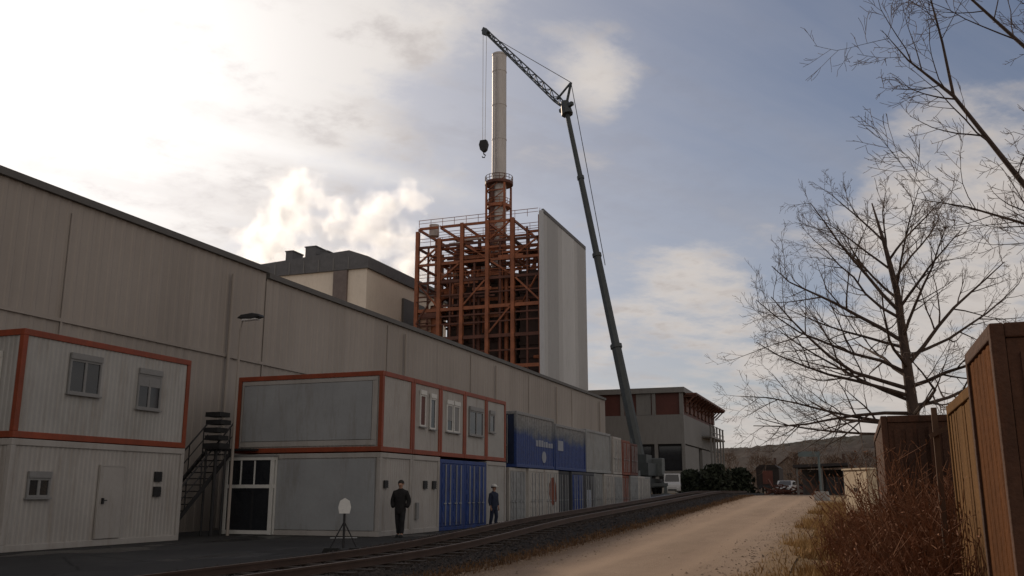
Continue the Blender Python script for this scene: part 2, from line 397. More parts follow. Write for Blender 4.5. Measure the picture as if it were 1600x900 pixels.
# ------------------------------------------------------------------ factory hall
def ribbed(mb, x, y0, y1, z0, z1, pitch=.5, depth=.018, m=0):
    """vertical-ribbed sheet on a plane of constant x facing +x"""
    y = y0; pr = []
    while y < y1 - pitch * .5:
        pr += [(y, 0), (y + pitch * .55, 0), (y + pitch * .65, depth), (y + pitch * .9, depth)]
        y += pitch
    pr.append((y1, 0))
    for (a, d), (b, e) in zip(pr, pr[1:]):
        mb.quad([(x + d, a, z0), (x + e, b, z0), (x + e, b, z1), (x + d, a, z1)], m)
hall = thing('factory_hall', 'long beige-grey metal-clad hall running behind the white and orange cabins', 'building', (-24, 2, 0))
for (a, b, hh, nm) in ((2, 33.5, 11.25, 0), (33.56, 93.3, 11.02, 1)):
    w = MB(); ribbed(w, -24, a, b, 0, hh - .2)
    w.box(-64, -24.02, a, a + .3, 0, hh - .35); w.box(-64, -24.02, b - .3, b, 0, hh - .35); w.box(-64.3, -64, a, b, 0, hh - .35)
    w.build('wall', 'hall', hall, True)
    r = MB(); r.box(-64.4, -24.1, a, b, hh - .32, hh - .12); r.build('roof', 'hall_trim', hall, True)
    e = MB(); e.box(-24.08, -23.84, a, b, hh - .24, hh); e.build('parapet_trim', 'hall_trim', hall, True)
for y in (31, 47, 61.5, 76, 90.5):
    d = MB(); d.tube((-23.83, y, 0.1), (-23.83, y, 10.4), .07, n=8); d.build('downpipe', 'hall', hall, True)
for y in (12.5, 22.5, 33.52, 45, 57, 69, 81):
    d = MB(); d.box(-23.96, -23.93, y - .04, y + .04, 0.1, 10.6); d.build('panel_joint', 'hall', hall, True)
d = MB(); d.box(-23.965, -23.915, 2.1, 93.2, 6.9, 7.02); d.build('panel_rail', 'hall', hall, True)

# ------------------------------------------------------------------ containers
W = 2.438
class Face:
    """boxes on one side of a container: u along the side, d outwards, z up"""
    def __init__(s, side, L): s.s = side; s.L = L
    def box(s, mb, u0, u1, d0, d1, z0, z1, m=0):
        if s.s == 'y0': mb.box(u0, u1, -d1, -d0, z0, z1, m)
        elif s.s == 'y1': mb.box(u0, u1, W + d0, W + d1, z0, z1, m)
        elif s.s == 'x0': mb.box(-d1, -d0, u0, u1, z0, z1, m)
        else: mb.box(s.L + d0, s.L + d1, u0, u1, z0, z1, m)

def wave_wall(mb, L, H, pitch, depth, z0, z1, inset, m=0):
    """four corrugated walls"""
    def prof(n):
        pr = []; k = max(1, int(n / pitch)); st = n / k; u = 0
        for _ in range(k):
            pr += [(u, 0), (u + st * .35, 0), (u + st * .5, depth), (u + st * .85, depth)]; u += st
        pr.append((n, 0)); return pr
    a = .08
    for (u, d), (v, e) in ((p, q) for pr in (prof(L - 2 * a),) for p, q in zip(pr, pr[1:])):
        for yy, sg in ((inset, 1), (W - inset, -1)):
            mb.quad([(a + u, yy + sg * d, z0), (a + v, yy + sg * e, z0), (a + v, yy + sg * e, z1), (a + u, yy + sg * d, z1)], m)
    for (u, d), (v, e) in ((p, q) for pr in (prof(W - 2 * a),) for p, q in zip(pr, pr[1:])):
        for xx, sg in ((inset, 1), (L - inset, -1)):
            mb.quad([(xx + sg * d, a + u, z0), (xx + sg * e, a + v, z0), (xx + sg * e, a + v, z1), (xx + sg * d, a + u, z1)], m)

def add_frame(t, L, H, mat, pw=.15, rail=.17):
    f = MB()
    for x in (0, L - pw):
        for y in (0, W - pw): f.box(x, x + pw, y, y + pw, rail, H - rail)
    for z in (0, H - rail):
        for y in (0, W - pw): f.box(.0, L, y, y + pw, z, z + rail)
        for x in (0, L - pw): f.box(x, x + pw, pw, W - pw, z, z + rail)
    return f.build('frame', mat, t, bevel=.012)

def add_window(t, face, L, u0, u1, z0, z1, pane='glass', frame='win_white', split=True, half_shut=0):
    F = Face(face, L); f = MB(); w = .06
    F.box(f, u0, u1, -.03, .02, z0, z0 + w); F.box(f, u0, u1, -.03, .02, z1 - w, z1)
    F.box(f, u0, u0 + w, -.03, .02, z0 + w, z1 - w); F.box(f, u1 - w, u1, -.03, .02, z0 + w, z1 - w)
    um = (u0 + u1) / 2
    if split: F.box(f, um - .04, um + .04, -.03, .018, z0 + w, z1 - w)
    fo = f.build('window', frame, t)
    p = MB(); F.box(p, u0 + w, u1 - w, -.035, -.01, z0 + w, z1 - w); p.build('pane', pane, fo)
    s = MB(); F.box(s, u0 - .05, u1 + .05, -.01, .07, z0 - .05, z0 - .003); s.build('sill', 'win_grey', fo)
    if half_shut:
        s = MB(); F.box(s, u0 + w, u1 - w, -.008, .012, z1 - (z1 - z0) * half_shut, z1 - w - .002); s.build('shutter', 'win_grey', fo)
    b = MB(); F.box(b, u0, u1, -.02, .05, z1 + .003, z1 + .17); b.build('shutter_box', frame, fo)

def add_door(t, face, L, u0, u1, z0, z1, mat, handle=True, w=.05):
    F = Face(face, L); d = MB(); F.box(d, u0, u1, -.03, .025, z0, z1)
    F.box(d, u0 - w, u0 - .004, -.03, .035, z0, z1 + w); F.box(d, u1 + .004, u1 + w, -.03, .035, z0, z1 + w); F.box(d, u0 - .004, u1 + .004, -.03, .035, z1 + .004, z1 + w)
    o = d.build('door', mat, t)
    if handle:
        h = MB(); F.box(h, u0 + .08, u0 + .13, .03, .09, z0 + .95, z0 + 1.12); F.box(h, u0 + .08, u0 + .24, .07, .095, z0 + 1.04, z0 + 1.07); h.build('handle', 'steel_dark', o)
    return o

def office(name, label, loc, rz, L, H, frame, wall, group):
    t = thing(name, label, 'container cabin', loc, rz, group)
    add_frame(t, L, H, frame)
    w = MB(); wave_wall(w, L, H, .16, .012, .15, H - .15, .035); w.build('wall', wall, t)
    r = MB(); r.box(.05, L - .05, .05, W - .05, H - .12, H - .06); r.build('roof', 'win_grey', t)
    return t

def vents(t, face, L, us, z, s=.22, mat='steel_dark'):
    F = Face(face, L)
    for u in us:
        m = MB(); F.box(m, u - s / 2, u + s / 2, -.03, .02, z - s / 2, z + s / 2)
        for k in range(4): F.box(m, u - s / 2, u + s / 2, .02, .035, z - s / 2 + k * s / 4, z - s / 2 + k * s / 4 + .02)
        m.build('vent', mat, t)

GC = 'stacked office cabins with steel frames'
# left stack, long side to the street
c = office('office_cabin', 'upper orange-framed grey cabin with two windows, on the white cabin left of the stairs', (-20.2, 17.84, 2.86), R(90), 6.58, 2.84, 'orange', 'office_grey', GC)
add_window(c, 'y0', 6.58, 1.6, 2.75, 1.3, 2.25, 'glass', 'win_grey'); add_window(c, 'y0', 6.58, 4.25, 5.25, 1.1, 2.15, 'glass', 'win_grey', half_shut=.35)
add_window(c, 'x0', 6.58, .7, 1.8, .95, 2.1, 'glass', 'win_white')
c = office('office_cabin', 'lower white cabin with dark hatch and closed door under the two-window orange cabin', (-20.2, 17.84, 0), R(90), 6.58, 2.84, 'office_white', 'office_white', GC)
add_door(c, 'y0', 6.58, 3.1, 4.0, .2, 2.2, 'office_white')
add_window(c, 'y0', 6.58, .62, 1.35, 1.35, 1.85, 'glass', 'win_grey', split=True)
vents(c, 'y0', 6.58, (5.45,), 1.95, .3); vents(c, 'y0', 6.58, (5.45,), 1.5, .3)
# street row, short ends to the street, five up and five down
Y0 = 28.5; P = 2.46; LW = 6.06
ups = [('upper orange-framed cabin at the row corner with a blank blue-grey long side', 'office_white', 'orange', None),
       ('upper orange-framed cabin end with two narrow windows, one with a red blind', 'office_white', 'orange', 'red'),
       ('upper cabin end with a pale half-shuttered window, between two orange posts', 'office_white', 'orange', 'shut'),
       ('upper cabin end with a wide dark window above the right blue doors', 'office_grey', 'orange', 'dark'),
       ('plain upper cabin end with a small dark window, beside the first bleached blue container', 'office_grey', 'orange', 'small')]
for k, (lab, wall, fr, win) in enumerate(ups):
    c = office('office_cabin', lab, (-15.3, Y0 + P * k + W, 2.86), R(180), LW, 2.8, fr, wall, GC)
    if k == 0:
        # blank side panel of the corner cabin faces the camera
        F = Face('y1', LW); m = MB(); F.box(m, .42, LW - .3, -.03, .012, .42, 2.45); m.build('side_panel', 'office_blue', c)
        m = MB(); F.box(m, .2, LW - .2, -.03, .006, .22, .40); F.box(m, .2, LW - .2, -.03, .006, 2.47, 2.6); F.box(m, .2, .4, -.03, .006, .41, 2.46); F.box(m, LW - .28, LW - .2, -.03, .006, .41, 2.46); m.build('panel_border', 'office_white', c)
    if win == 'red':
        add_window(c, 'x0', LW, .5, 1.0, 1.0, 2.2, 'glass', 'win_white', False); add_window(c, 'x0', LW, 1.4, 1.9, 1.05, 2.25, 'glass_red', 'win_white', False)
    if win == 'shut': add_window(c, 'x0', LW, .6, 1.2, 1.0, 2.1, 'win_grey', 'win_white', False); add_window(c, 'x0', LW, 1.3, 1.9, 1.0, 2.1, 'glass', 'win_white', False, half_shut=.6)
    if win == 'dark': add_window(c, 'x0', LW, .45, 2.0, 1.0, 2.05, 'glass', 'win_grey')
    if win == 'small': add_window(c, 'x0', LW, 1.5, 2.1, 1.25, 2.05, 'glass', 'win_grey', False)
low = [('lower white corner cabin with a blue-grey long side behind the dark-coated person', 'office_white'),
       ('lower white cabin end with a row of small dark vents, beside the blue doors', 'office_white'), None, None,
       ('narrow pale lower cabin end between the blue doors and the corrugated white container', 'office_grey')]
for k, e in enumerate(low):
    if not e: continue
    c = office('office_cabin', e[0], (-15.3, Y0 + P * k + W, 0), R(180), LW, 2.82, 'office_white', e[1], GC)
    if k == 0:
        F = Face('y1', LW); m = MB(); F.box(m, .2, LW - .2, -.03, .008, .2, 2.62); m.build('side_panel', 'office_blue', c)
        vents(c, 'x0', LW, (2.0,), 1.75, .26)
    if k == 1: vents(c, 'x0', LW, (.5, 1.3), 1.75, .3)
    if k == 1:
        m = MB(); Face('x0', LW).box(m, 1.9, 2.1, -.02, .05, .5, 1.1); m.build('meter_box', 'win_grey', c)

def shipping(label, loc, rz, L, H, body, doors=True, frame=None, door_mat=None, end='x0', group='shipping containers along the yard'):
    t = thing('shipping_container', label, 'container', loc, rz, group)
    add_frame(t, L, H, frame or body, .14, .15)
    w = MB(); wave_wall(w, L, H, .28, .045, .14, H - .14, .03); w.build('wall', body, t)
    r = MB(); r.box(.05, L - .05, .05, W - .05, H - .11, H - .06); r.build('roof', body, t)
    if doors:
        F = Face(end, L)
        for (a, b) in ((.16, W / 2 - .006), (W / 2 + .006, W - .16)):
            d = MB(); F.box(d, a, b, -.025, .012, .17, H - .17)
            n = 5
            for k in range(n):
                zz = .3 + k * (H - .6) / n
                F.box(d, a + .07, b - .07, .012, .03, zz, zz + (H - .6) / n * .55)
            do = d.build('door', door_mat or body, t)
            for q in (.3, .72):
                u = a + (b - a) * q
                l = MB(); F.box(l, u - .018, u + .018, .035, .07, .2, H - .2); F.box(l, u - .02, u + .22, .07, .09, 1.02, 1.06); l.build('lock_rod', 'steel_grey', do)
    return t
# lower pair with blue doors
shipping('dark blue container doors standing right of the white vented cabin', (-15.3, Y0 + P * 2 + W, 0), R(180), LW, 2.75, 'blue')
shipping('dark blue container doors behind the person in the pale helmet', (-15.3, Y0 + P * 3 + W, 0), R(180), LW, 2.75, 'blue')
# the long row beyond
lowrow = [('first white corrugated container end beyond the cabins, with grey doors', 'cont_white', 'cont_grey', 0),
          ('white corrugated container end next to the red-stained one', 'cont_white', None, 0),
          ('white container end with a big red-brown stain on its doors', 'cont_white', None, 1),
          ('almost black container end under the second blue container', 'cont_dark', None, 0),
          ('blue and grey container end under the right half of the second blue container', 'cont_dark', 'blue', 0),
          ('dark container end with a white panel, under the grey upper container', 'cont_dark', None, 2),
          ('light grey container end under the grey upper container', 'cont_grey', None, 0),
          ('pale container end under the right end of the grey upper container', 'cont_white', None, 0),
          ('white container end below the pale upper container end', 'cont_white', 'cont_grey', 0),
          ('rusty red container end below the orange-red upper one', 'cont_red', None, 0),
          ('grey container end below the maroon upper container', 'cont_grey', None, 0),
          ('last pale container end of the yard row, nothing on top', 'cont_white', None, 0),
          ('grey container end at the far end of the yard row', 'cont_grey', 'cont_white', 0)]
yy = 41.55
for k, (lab, body, dm, mark) in enumerate(lowrow):
    c = shipping(lab, (-15.3 - (.0 if k % 3 else .12), yy + W, 0), R(180), LW, 2.62, body, door_mat=dm)
    F = Face('x0', LW)
    if mark == 1:
        m = MB(); pts = [(.5, 1.0), (.75, .95), (1.1, .75), (1.5, .95), (1.75, 1.35), (1.7, 1.9), (1.45, 2.2), (.9, 2.25), (.55, 1.8)]
        m.prism([(a, b) for a, b in pts], 'x', -.034, -.031); m.build('rust_stain', 'patch_red', c)
    if mark == 2:
        m = MB(); F.box(m, .9, 1.9, .031, .036, .5, 1.6); m.build('white_panel', 'letter_white', c)
    yy += P + (.06 if k % 2 else .0)
F = Face('y0', 6.06)
c = shipping('blue container with bleached grey top and white marks, directly right of the orange-framed cabins', (-15.3, 42.25, 2.66), R(90), 6.06, 2.7, 'blue_faded', frame='blue_faded', door_mat='navy')
m = MB(); rnd = random.Random(5); u = 3.0
while u < 5.6:
    w_ = rnd.uniform(.18, .4); F.box(m, u, u + w_, -.028, -.02, 1.12, 1.12 + rnd.uniform(.22, .34)); u += w_ + .09
m.build('lettering', 'letter_white', c)
m = MB(); cx, cz = 4.3, .6
pts = [(cx + .36 * math.cos(a * math.pi / 10), cz + .3 * math.sin(a * math.pi / 10)) for a in range(20)]
m.prism(pts, 'y', .02, .027); m.build('round_emblem', 'letter_white', c)
c = shipping('second blue container, plain and bleached grey above, left of the rust-streaked grey-blue one', (-15.3, 48.5, 2.66), R(90), 6.06, 2.5, 'blue_faded', frame='blue_faded', door_mat='blue')
m = MB(); F.box(m, .5, 1.5, -.028, -.02, 1.05, 1.6); m.build('white_patch', 'letter_white', c)
shipping('grey-blue container with rust streaks, stacked right of the long blue container', (-15.3, 54.75, 2.66), R(90), 6.06, 2.6, 'cont_grey')
shipping('pale upper container end between the grey container and the orange-red one', (-15.3, 61.4 + W, 2.66), R(180), LW, 2.5, 'cont_white')
shipping('orange-red upper container end near the crane base', (-15.3, 64.0 + W, 2.66), R(180), LW, 2.4, 'cont_red')
shipping('maroon upper container end right of the orange-red one', (-15.3, 66.55 + W, 2.66), R(180), LW, 2.3, 'cont_maroon')

# ------------------------------------------------------------------ porch, stairs, lamp, small sign
t = thing('glazed_porch', 'white-framed glazed entrance screen against the blue-grey cabin side', 'porch', (-21.45, 28.2, 0))
f = MB(); wd, dp, hh = 2.0, .28, 2.6
for x in (0, wd - .1):
    for y in (0, dp - .1): f.box(x, x + .1, y, y + .1, 0.02, hh)
f.box(0, wd, 0, .1, hh + .002, hh + .12); f.box(0, .1, .1, dp, hh + .002, hh + .12); f.box(wd - .1, wd, .1, dp, hh + .002, hh + .12)
f.box(.1, wd - .1, .005, .09, 1.62, 1.74); f.box(.1, wd - .1, .005, .09, .03, .16)
f.box(.0, .1, .1, dp - .1, 1.62, 1.74); f.box(wd - .1, wd, .1, dp - .1, 1.62, 1.74)
f.box(.62, .67, .02, .08, 1.742, hh); f.box(1.2, 1.25, .02, .08, 1.742, hh)
f.build('frame', 'win_white', t)
g = MB(); g.box(.1, wd - .1, .04, .06, .162, 1.618); g.box(.1, .618, .04, .06, 1.744, hh - .01); g.box(.672, 1.198, .04, .06, 1.744, hh - .01); g.box(1.252, wd - .1, .04, .06, 1.744, hh - .01)
g.box(.04, .06, .1, dp - .1, .03, 1.618); g.box(wd - .06, wd - .04, .1, dp - .1, .03, 1.618)
g.build('glazing', 'glass', t)
r = MB(); r.box(-.04, wd + .04, -.03, dp, hh + .125, hh + .19); r.build('roof', 'win_grey', t)

t = thing('external_stair', 'dark steel stair with handrail between the left cabin stack and the row', 'staircase', (-21.7, 24.9, 0))
s = MB(); n = 13
for k in range(n):
    s.box(-.55, .55, .0 + k * .24, .26 + k * .24, .2 + k * .215, .235 + k * .215)
s.build('treads', 'steel_dark', t)
for x in (-.58, .58):
    s = MB(); s.bar((x, 0, .1), (x, n * .24, .1 + n * .215), .1); s.build('stringer', 'steel_dark', t)
    s = MB()
    for k in range(0, n + 1, 3): s.tube((x, .1 + k * .24, .2 + k * .215), (x, .1 + k * .24, 1.2 + k * .215), .022, n=6)
    s.tube((x, .1, 1.2), (x, .1 + n * .24, 1.2 + n * .215), .03, n=6); s.tube((x, .1, .75), (x, .1 + n * .24, .75 + n * .215), .02, n=6); s.build('handrail', 'steel_dark', t)
s = MB(); s.box(-.6, 1.4, n * .24 + .02, n * .24 + .5, n * .215 + .15, n * .215 + .22); s.build('landing', 'steel_dark', t)
t = thing('stored_pallet_stack', 'dark stack of boards and crates on the cabin-row ledge beside the stairs', 'stack', (-21.0, 27.0, 2.95))
b = MB()
b.box(-.36, .36, -.3, .3, .0, .03)
for k in range(5):
    b.box(-.34 + .04 * (k % 2), .34 - .06 * (k % 3), -.28, .28, .04 + k * .27, .2 + k * .27)
b.build('crates', 'steel_dark', t)
m = MB(); m.tube((0, 0, -2.95), (0, 0, 0), .06, n=8); m.tube((.25, .2, -2.95), (.25, .2, 0), .04, n=6); m.tube((-.25, -.2, -2.95), (-.25, -.2, 0), .04, n=6); m.build('stand', 'steel_dark', t)

t = thing('street_lamp', 'slim grey lamp post with a dark head rising above the cabins', 'lamp post', (-20.75, 27.6, 0))
m = MB(); m.path([(0, 0, 0), (0, 0, 4), (0, 0, 7.3), (.06, 0, 7.62), (.3, 0, 7.72)], [.055, .05, .04, .035, .03], 8); m.build('pole', 'hall', t)
m = MB(); m.prism([(-.1, 7.70), (.08, 7.82), (.55, 7.86), (.85, 7.80), (.9, 7.7), (.5, 7.64)], 'y', -.17, .17); m.build('lamp_head', 'steel_dark', t, bevel=.03)
m = MB(); m.prism([(.1, 7.60), (.75, 7.62), (.72, 7.66), (.12, 7.66)], 'y', -.13, .13); m.build('lens', 'headlight', t)

t = thing('sign_stand', 'low white-headed sign on a thin post with dark rubber feet in the yard', 'sign', (-12.2, 20.9, .01), R(25))
m = MB(); m.tube((0, 0, .1), (0, 0, 1.02), .03, n=8); m.tube((0, 0, .75), (-.33, -.05, .1), .018, n=6); m.tube((0, 0, .75), (.33, .05, .1), .018, n=6); m.build('post', 'steel_dark', t)
m = MB(); m.prism([(-.13, .95), (.13, .95), (.16, 1.1), (.12, 1.26), (0, 1.33), (-.12, 1.26), (-.16, 1.1)], 'y', -.05, -.032); m.build('sign_panel', 'sign_white', t)
for x, s_ in ((-.28, .24), (.30, .17)):
    m = MB(); m.prism([(x - s_, 0), (x + s_, 0), (x + s_ * .75, .12), (x - s_ * .75, .12)], 'y', -.16, .16); m.build('foot', 'black', t, bevel=.02)
m = MB(); m.tube((-.33, -.05, .35), (.33, .05, .35), .015, n=6); m.build('cross_bar', 'steel_grey', t)

# ------------------------------------------------------------------ boiler house
TX0, TX1, TY0, TY1, TH = -60.7, -40.0, 121.7, 144.4, 41.3
tw = thing('boiler_house', 'tall steel-framed boiler house, rust-red open frame in front and silver cladding at right', 'building', (-50, 133, 1.2))
xs = [TX0 + .4, -56.6, -52.9, -48.8, -44.8, TX1 - .5]; ys = [TY0 + .4, 129, 136.5, TY1 - .5]
lev = [5.5, 10, 14.5, 19.3, 23.8, 28.2, 32.4, 35.2, 38.0, 41.0]
for i, x in enumerate(xs):
    for j, y in enumerate(ys):
        top = 41.1
        if i == 0 and j == 0: top = 40.4
        if i == 1 and j == 0: top = 39.0
        c_ = MB(); w_ = .55 if j == 0 else .45; hw = w_ / 2
        c_.box(x - hw, x + hw, y - hw, y - hw + .09, 1.2, top); c_.box(x - hw, x + hw, y + hw - .09, y + hw, 1.2, top); c_.box(x - .06, x + .06, y - hw + .09, y + hw - .09, 1.2, top)
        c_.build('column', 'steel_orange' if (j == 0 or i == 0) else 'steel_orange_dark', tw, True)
rt = random.Random(11)
for k, z in enumerate(lev):
    b = MB(); hb = .5 if z < 31 else .38
    for y in ys:
        for a, c2 in zip(xs, xs[1:]):
            if z > 39 and rt.random() < .18: continue
            b.box(a + .3, c2 - .3, y - .12, y + .12, z - hb, z)
    for x in xs:
        for a, c2 in zip(ys, ys[1:]):
            b.box(x - .12, x + .12, a + .3, c2 - .3, z - hb, z)
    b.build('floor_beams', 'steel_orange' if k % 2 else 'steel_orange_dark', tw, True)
    if z < 31:
        d = MB(); d.box(TX0 + 1.2, TX1 - 1.2, TY0 + 3.2, TY1 - 1.2, z + .01, z + .1); d.build('floor_deck', 'boiler', tw, True)
    else:
        d = MB()
        for q in range(5 if z < 37 else 3):
            x = rt.uniform(TX0 + 1, TX1 - 4); y = rt.uniform(TY0 + 1, TY1 - 4)
            d.box(x, min(x + rt.uniform(2, 5), TX1 - .9), y, min(y + rt.uniform(2, 4), TY1 - .6), z + .01, z + .12)
        for y in (TY0 + .2, TY0 + 7):
            d.tube((TX0 + .6, y, z + 1.1), (TX1 - .8, y, z + 1.1), .05, n=5); d.tube((TX0 + .6, y, z + .6), (TX1 - .8, y, z + .6), .04, n=5)
            for q in range(11): d.tube((TX0 + .7 + q * 1.95, y, z), (TX0 + .7 + q * 1.95, y, z + 1.1), .04, n=5)
        d.build('platform', 'steel_orange', tw, True)
for (i, z0, z1, fl) in ((0, 28.2, 32.4, 0), (1, 32.4, 35.2, 1), (3, 32.4, 35.2, 0), (4, 35.2, 38, 1), (2, 35.2, 38, 0), (0, 35.2, 38, 1), (4, 28.2, 32.4, 0), (1, 38, 41, 0), (3, 38, 41, 1), (2, 28.2, 32.4, 1), (0, 10, 14.5, 0), (0, 19.3, 23.8, 1), (1, 14.5, 19.3, 0), (3, 23.8, 28.2, 1)):
    for y in (ys[0], ys[2]):
        b = MB(); a, c2 = xs[i], xs[i + 1]
        if fl: b.bar((a, y, z0), (c2, y, z1), .24)
        else: b.bar((a, y, z1), (c2, y, z0), .24)
        b.build('brace', 'steel_orange', tw, True)
rs_ = random.Random(77)
for x in (-58.5, -54.8, -50.9, -46.8, -42.6):
    b = MB()
    for y in (TY0 + .5, 127.5): b.box(x - .13, x + .13, y - .13, y + .13, 1.2, rs_.choice((35.2, 38.0, 39.5)))
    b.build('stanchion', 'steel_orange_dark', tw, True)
for k in range(26):
    z = rs_.choice((31, 33.6, 34.4, 36.2, 37.1, 39.2, 40.2)); y = rs_.uniform(122.2, 143); x = rs_.uniform(TX0 + .6, TX1 - 7)
    b = MB(); b.box(x, min(x + rs_.uniform(3, 8), TX1 - .8), y - .13, y + .13, z - .3, z)
    b.build('secondary_beam', 'steel_orange', tw, True)
for k in range(14):
    x = rs_.choice(xs[:-1]); y = rs_.uniform(122.4, 140); z0 = rs_.choice((28.2, 32.4, 35.2)); b = MB()
    b.bar((x + rs_.uniform(0, 1), y, z0), (min(x + rs_.uniform(2.2, 3.8), TX1 - .9), y + rs_.uniform(-2, 2), z0 + rs_.uniform(2.4, 4.4)), .2); b.build('brace', 'steel_orange', tw, True)
for k in range(9):
    z = (6.8, 8.2, 12.2, 16.8, 21.5, 25.8, 27, 30.2, 11.3)[k]; b = MB()
    for x0, x1 in zip(xs, xs[1:]): b.box(x0 + .3, x1 - .3, TY0 + .3, TY0 + .5, z - .22, z)
    b.build('rail_beam', 'steel_orange_dark', tw, True)
for k in range(12):
    x = rs_.uniform(TX0 + 1, TX1 - 5); y = rs_.uniform(123, 141); z = rs_.uniform(32, 40); b = MB()
    if k % 3: b.tube((x, y, z), (x + rs_.uniform(1.5, 4), y, z), rs_.uniform(.15, .35), n=9)
    else: b.lathe([(0, 0), (.8, 0), (.8, 1.8), (0, 1.8)], (x, y, z), 14)
    b.build('pipework', 'chimney' if k % 2 else 'duct', tw, True)  # pale pipes added to stand in for sun glints in the open top
for k in range(44):
    z = rs_.uniform(26, 36.5); y = rs_.uniform(TY0 + .3, 124.3); x = rs_.uniform(TX0 + .6, TX1 - 6); b = MB()
    if k % 3 == 0: b.box(x - .1, x + .1, y - .1, y + .1, z - rs_.uniform(2, 5), z)
    else: b.box(x, min(x + rs_.uniform(2, 6), TX1 - .9), y - .12, y + .12, z - rs_.uniform(.2, .6), z)
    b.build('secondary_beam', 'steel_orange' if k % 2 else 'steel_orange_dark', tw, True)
# plant inside: boiler drum block, hoppers, ducts
b = MB(); b.box(-56.4, -45.2, 124.8, 140.5, 8, 33.0); b.prism([(-56.4, 8), (-45.2, 8), (-49, 3.5), (-52.2, 3.5)], 'y', 127, 140)
for z in frange(10, 32, 2.2): b.box(-56.6, -45.0, 124.6, 140.7, z, z + .3)
b.build('boiler_casing', 'boiler', tw, True)
b = MB(); b.box(-44.6, -41.2, 124.6, 141, 4, 33.5)
for z in frange(5, 32, 1.9): b.box(-44.7, -41.1, 124.4, 124.6, z, z + .5)
b.build('filter_casing', 'boiler', tw, True)
b = MB(); b.box(-44.4, -40.5, 121.9, 124.2, 12.6, 14.4); b.build('duct', 'duct', tw, True, bevel=.1)
b = MB(); b.path([(-57.6, 123.4, 2), (-57.6, 123.4, 28.5), (-57.0, 123.8, 30.5), (-54.5, 125, 31.5), (-52, 127, 31.6)], [.95] * 5, 14); b.build('flue_pipe', 'steel_orange', tw, True, smooth=True)
for x, z1 in ((-47.2, 38.2), (-46.2, 33), (-53.8, 31), (-50.6, 30)):
    b = MB(); b.tube((x, 123.2, 3), (x, 123.2, z1), .32, n=10); b.build('pipe', 'steel_orange' if x > -47 else 'steel_orange_dark', tw, True)
b = MB(); b.box(-59.9, -57.9, 122.6, 126, 24.8, 27.4); b.box(-59.6, -58.2, 122.4, 122.6, 25.2, 27); b.build('hopper', 'duct', tw, True)
rq = random.Random(31)
for k in range(16):
    b = MB(); x = rq.uniform(-59.5, -42); y = rq.uniform(123, 128); z = rq.uniform(20, 38); l_ = rq.uniform(2.5, 6)
    if k % 2: b.tube((x, y, z), (min(x + l_, -41.2), y, z), rq.uniform(.18, .4), n=9)
    else: b.box(x, min(x + l_ * .5, -41.2), y, y + 1.6, z, z + rq.uniform(.8, 2.2))
    b.build('pipework', ('steel_orange_dark', 'duct', 'boiler', 'steel_orange')[k % 4], tw, True)
for k in range(9):
    b = MB(); z0 = 3 + k * 3.3; x0 = -60.2; x1 = -57.9
    b.bar((x0 if k % 2 else x1, 121.9, z0), (x1 if k % 2 else x0, 121.9, z0 + 3.3), .16, m=0); b.box(x0, x1, 121.7, 122.1, z0 - .08, z0); b.build('stair_flight', 'steel_orange_dark', tw, True)
# silver cladding on the street side, in upright bands, plus roof trim
def silver(name, col):
    return make_mat(name, col, .5, .0, var=.05, scale=.2, dirt=(.2, .2, .2), dirt_amt=.25, fine=.03, stretch=(1, 1, .1))
M['clad_a'] = silver('silver_sheet', (.40, .40, .405)); M['clad_b'] = silver('silver_sheet_dull', (.33, .33, .335)); M['clad_c'] = silver('silver_sheet_bright', (.46, .465, .475))
bands = [(121.7, 123.4, 'clad_a'), (123.4, 128.6, 'clad_b'), (128.6, 131.0, 'clad_a'), (131.0, 137.4, 'clad_c'), (137.4, 139.2, 'clad_a'), (139.2, 144.4, 'clad_b')]
for k, (a, b_, mt) in enumerate(bands):
    w_ = MB(); ribbed(w_, TX1 + .0 + .015 * (k % 2), a, b_ - .03, 1.2, TH, .6, .06)
    w_.box(TX1 - .15, TX1 - .01, a, b_ - .03, 1.2, TH); w_.build('cladding_panel', mt, tw, True)
w_ = MB(); w_.box(TX1 - .2, TX1 + .13, TY0 - .02, TY1 + .02, TH + .004, TH + .55); w_.build('roof_trim', 'roof_dark', tw, True)
w_ = MB(); w_.box(TX1 - .55, TX1 + .12, TY0 - .15, TY0 - .005, 1.2, TH + .3); w_.build('corner_trim', 'clad_c', tw, True)
w_ = MB(); w_.box(TX0 + 1, TX1 - .6, TY1 - .1, TY1, 1.2, 33.8); w_.build('rear_wall', 'boiler', tw, True)

# chimney
ch = thing('chimney', 'tall pale grey round chimney rising out of the red steel frame', 'chimney', (-50.7, 131.7, 33.6))
m = MB(); m.lathe([(1.18, 0), (1.18, 39.0), (1.24, 39.02), (1.24, 39.3), (1.0, 39.3), (1.0, 38.2)], n=32)
for z in (6, 12, 18, 24, 30, 36): m.lathe([(1.185, z), (1.23, z + .02), (1.23, z + .18), (1.185, z + .2)], n=32)
m.build('shaft', 'chimney', ch, smooth=False)
for z, r_, mt in ((16.3, 2.3, 'steel_orange_dark'), (12.4, 1.9, 'steel_orange')):
    m = MB(); m.lathe([(1.24, z), (r_, z), (r_, z + .45), (1.24, z + .45)], n=24); m.build('platform', mt, ch); m = MB()
    for k in range(16):
        a = k * math.pi / 8; m.tube((r_ * .97 * math.cos(a), r_ * .97 * math.sin(a), z + .4), (r_ * .97 * math.cos(a), r_ * .97 * math.sin(a), z + 1.4), .05, n=4)
    for zz in (.9, 1.4):
        for k in range(16):
            a = k * math.pi / 8; b = (k + 1) * math.pi / 8
            m.tube((r_ * .97 * math.cos(a), r_ * .97 * math.sin(a), z + zz), (r_ * .97 * math.cos(b), r_ * .97 * math.sin(b), z + zz), .05, n=4)
    m.build('railing', mt, ch)
m = MB()
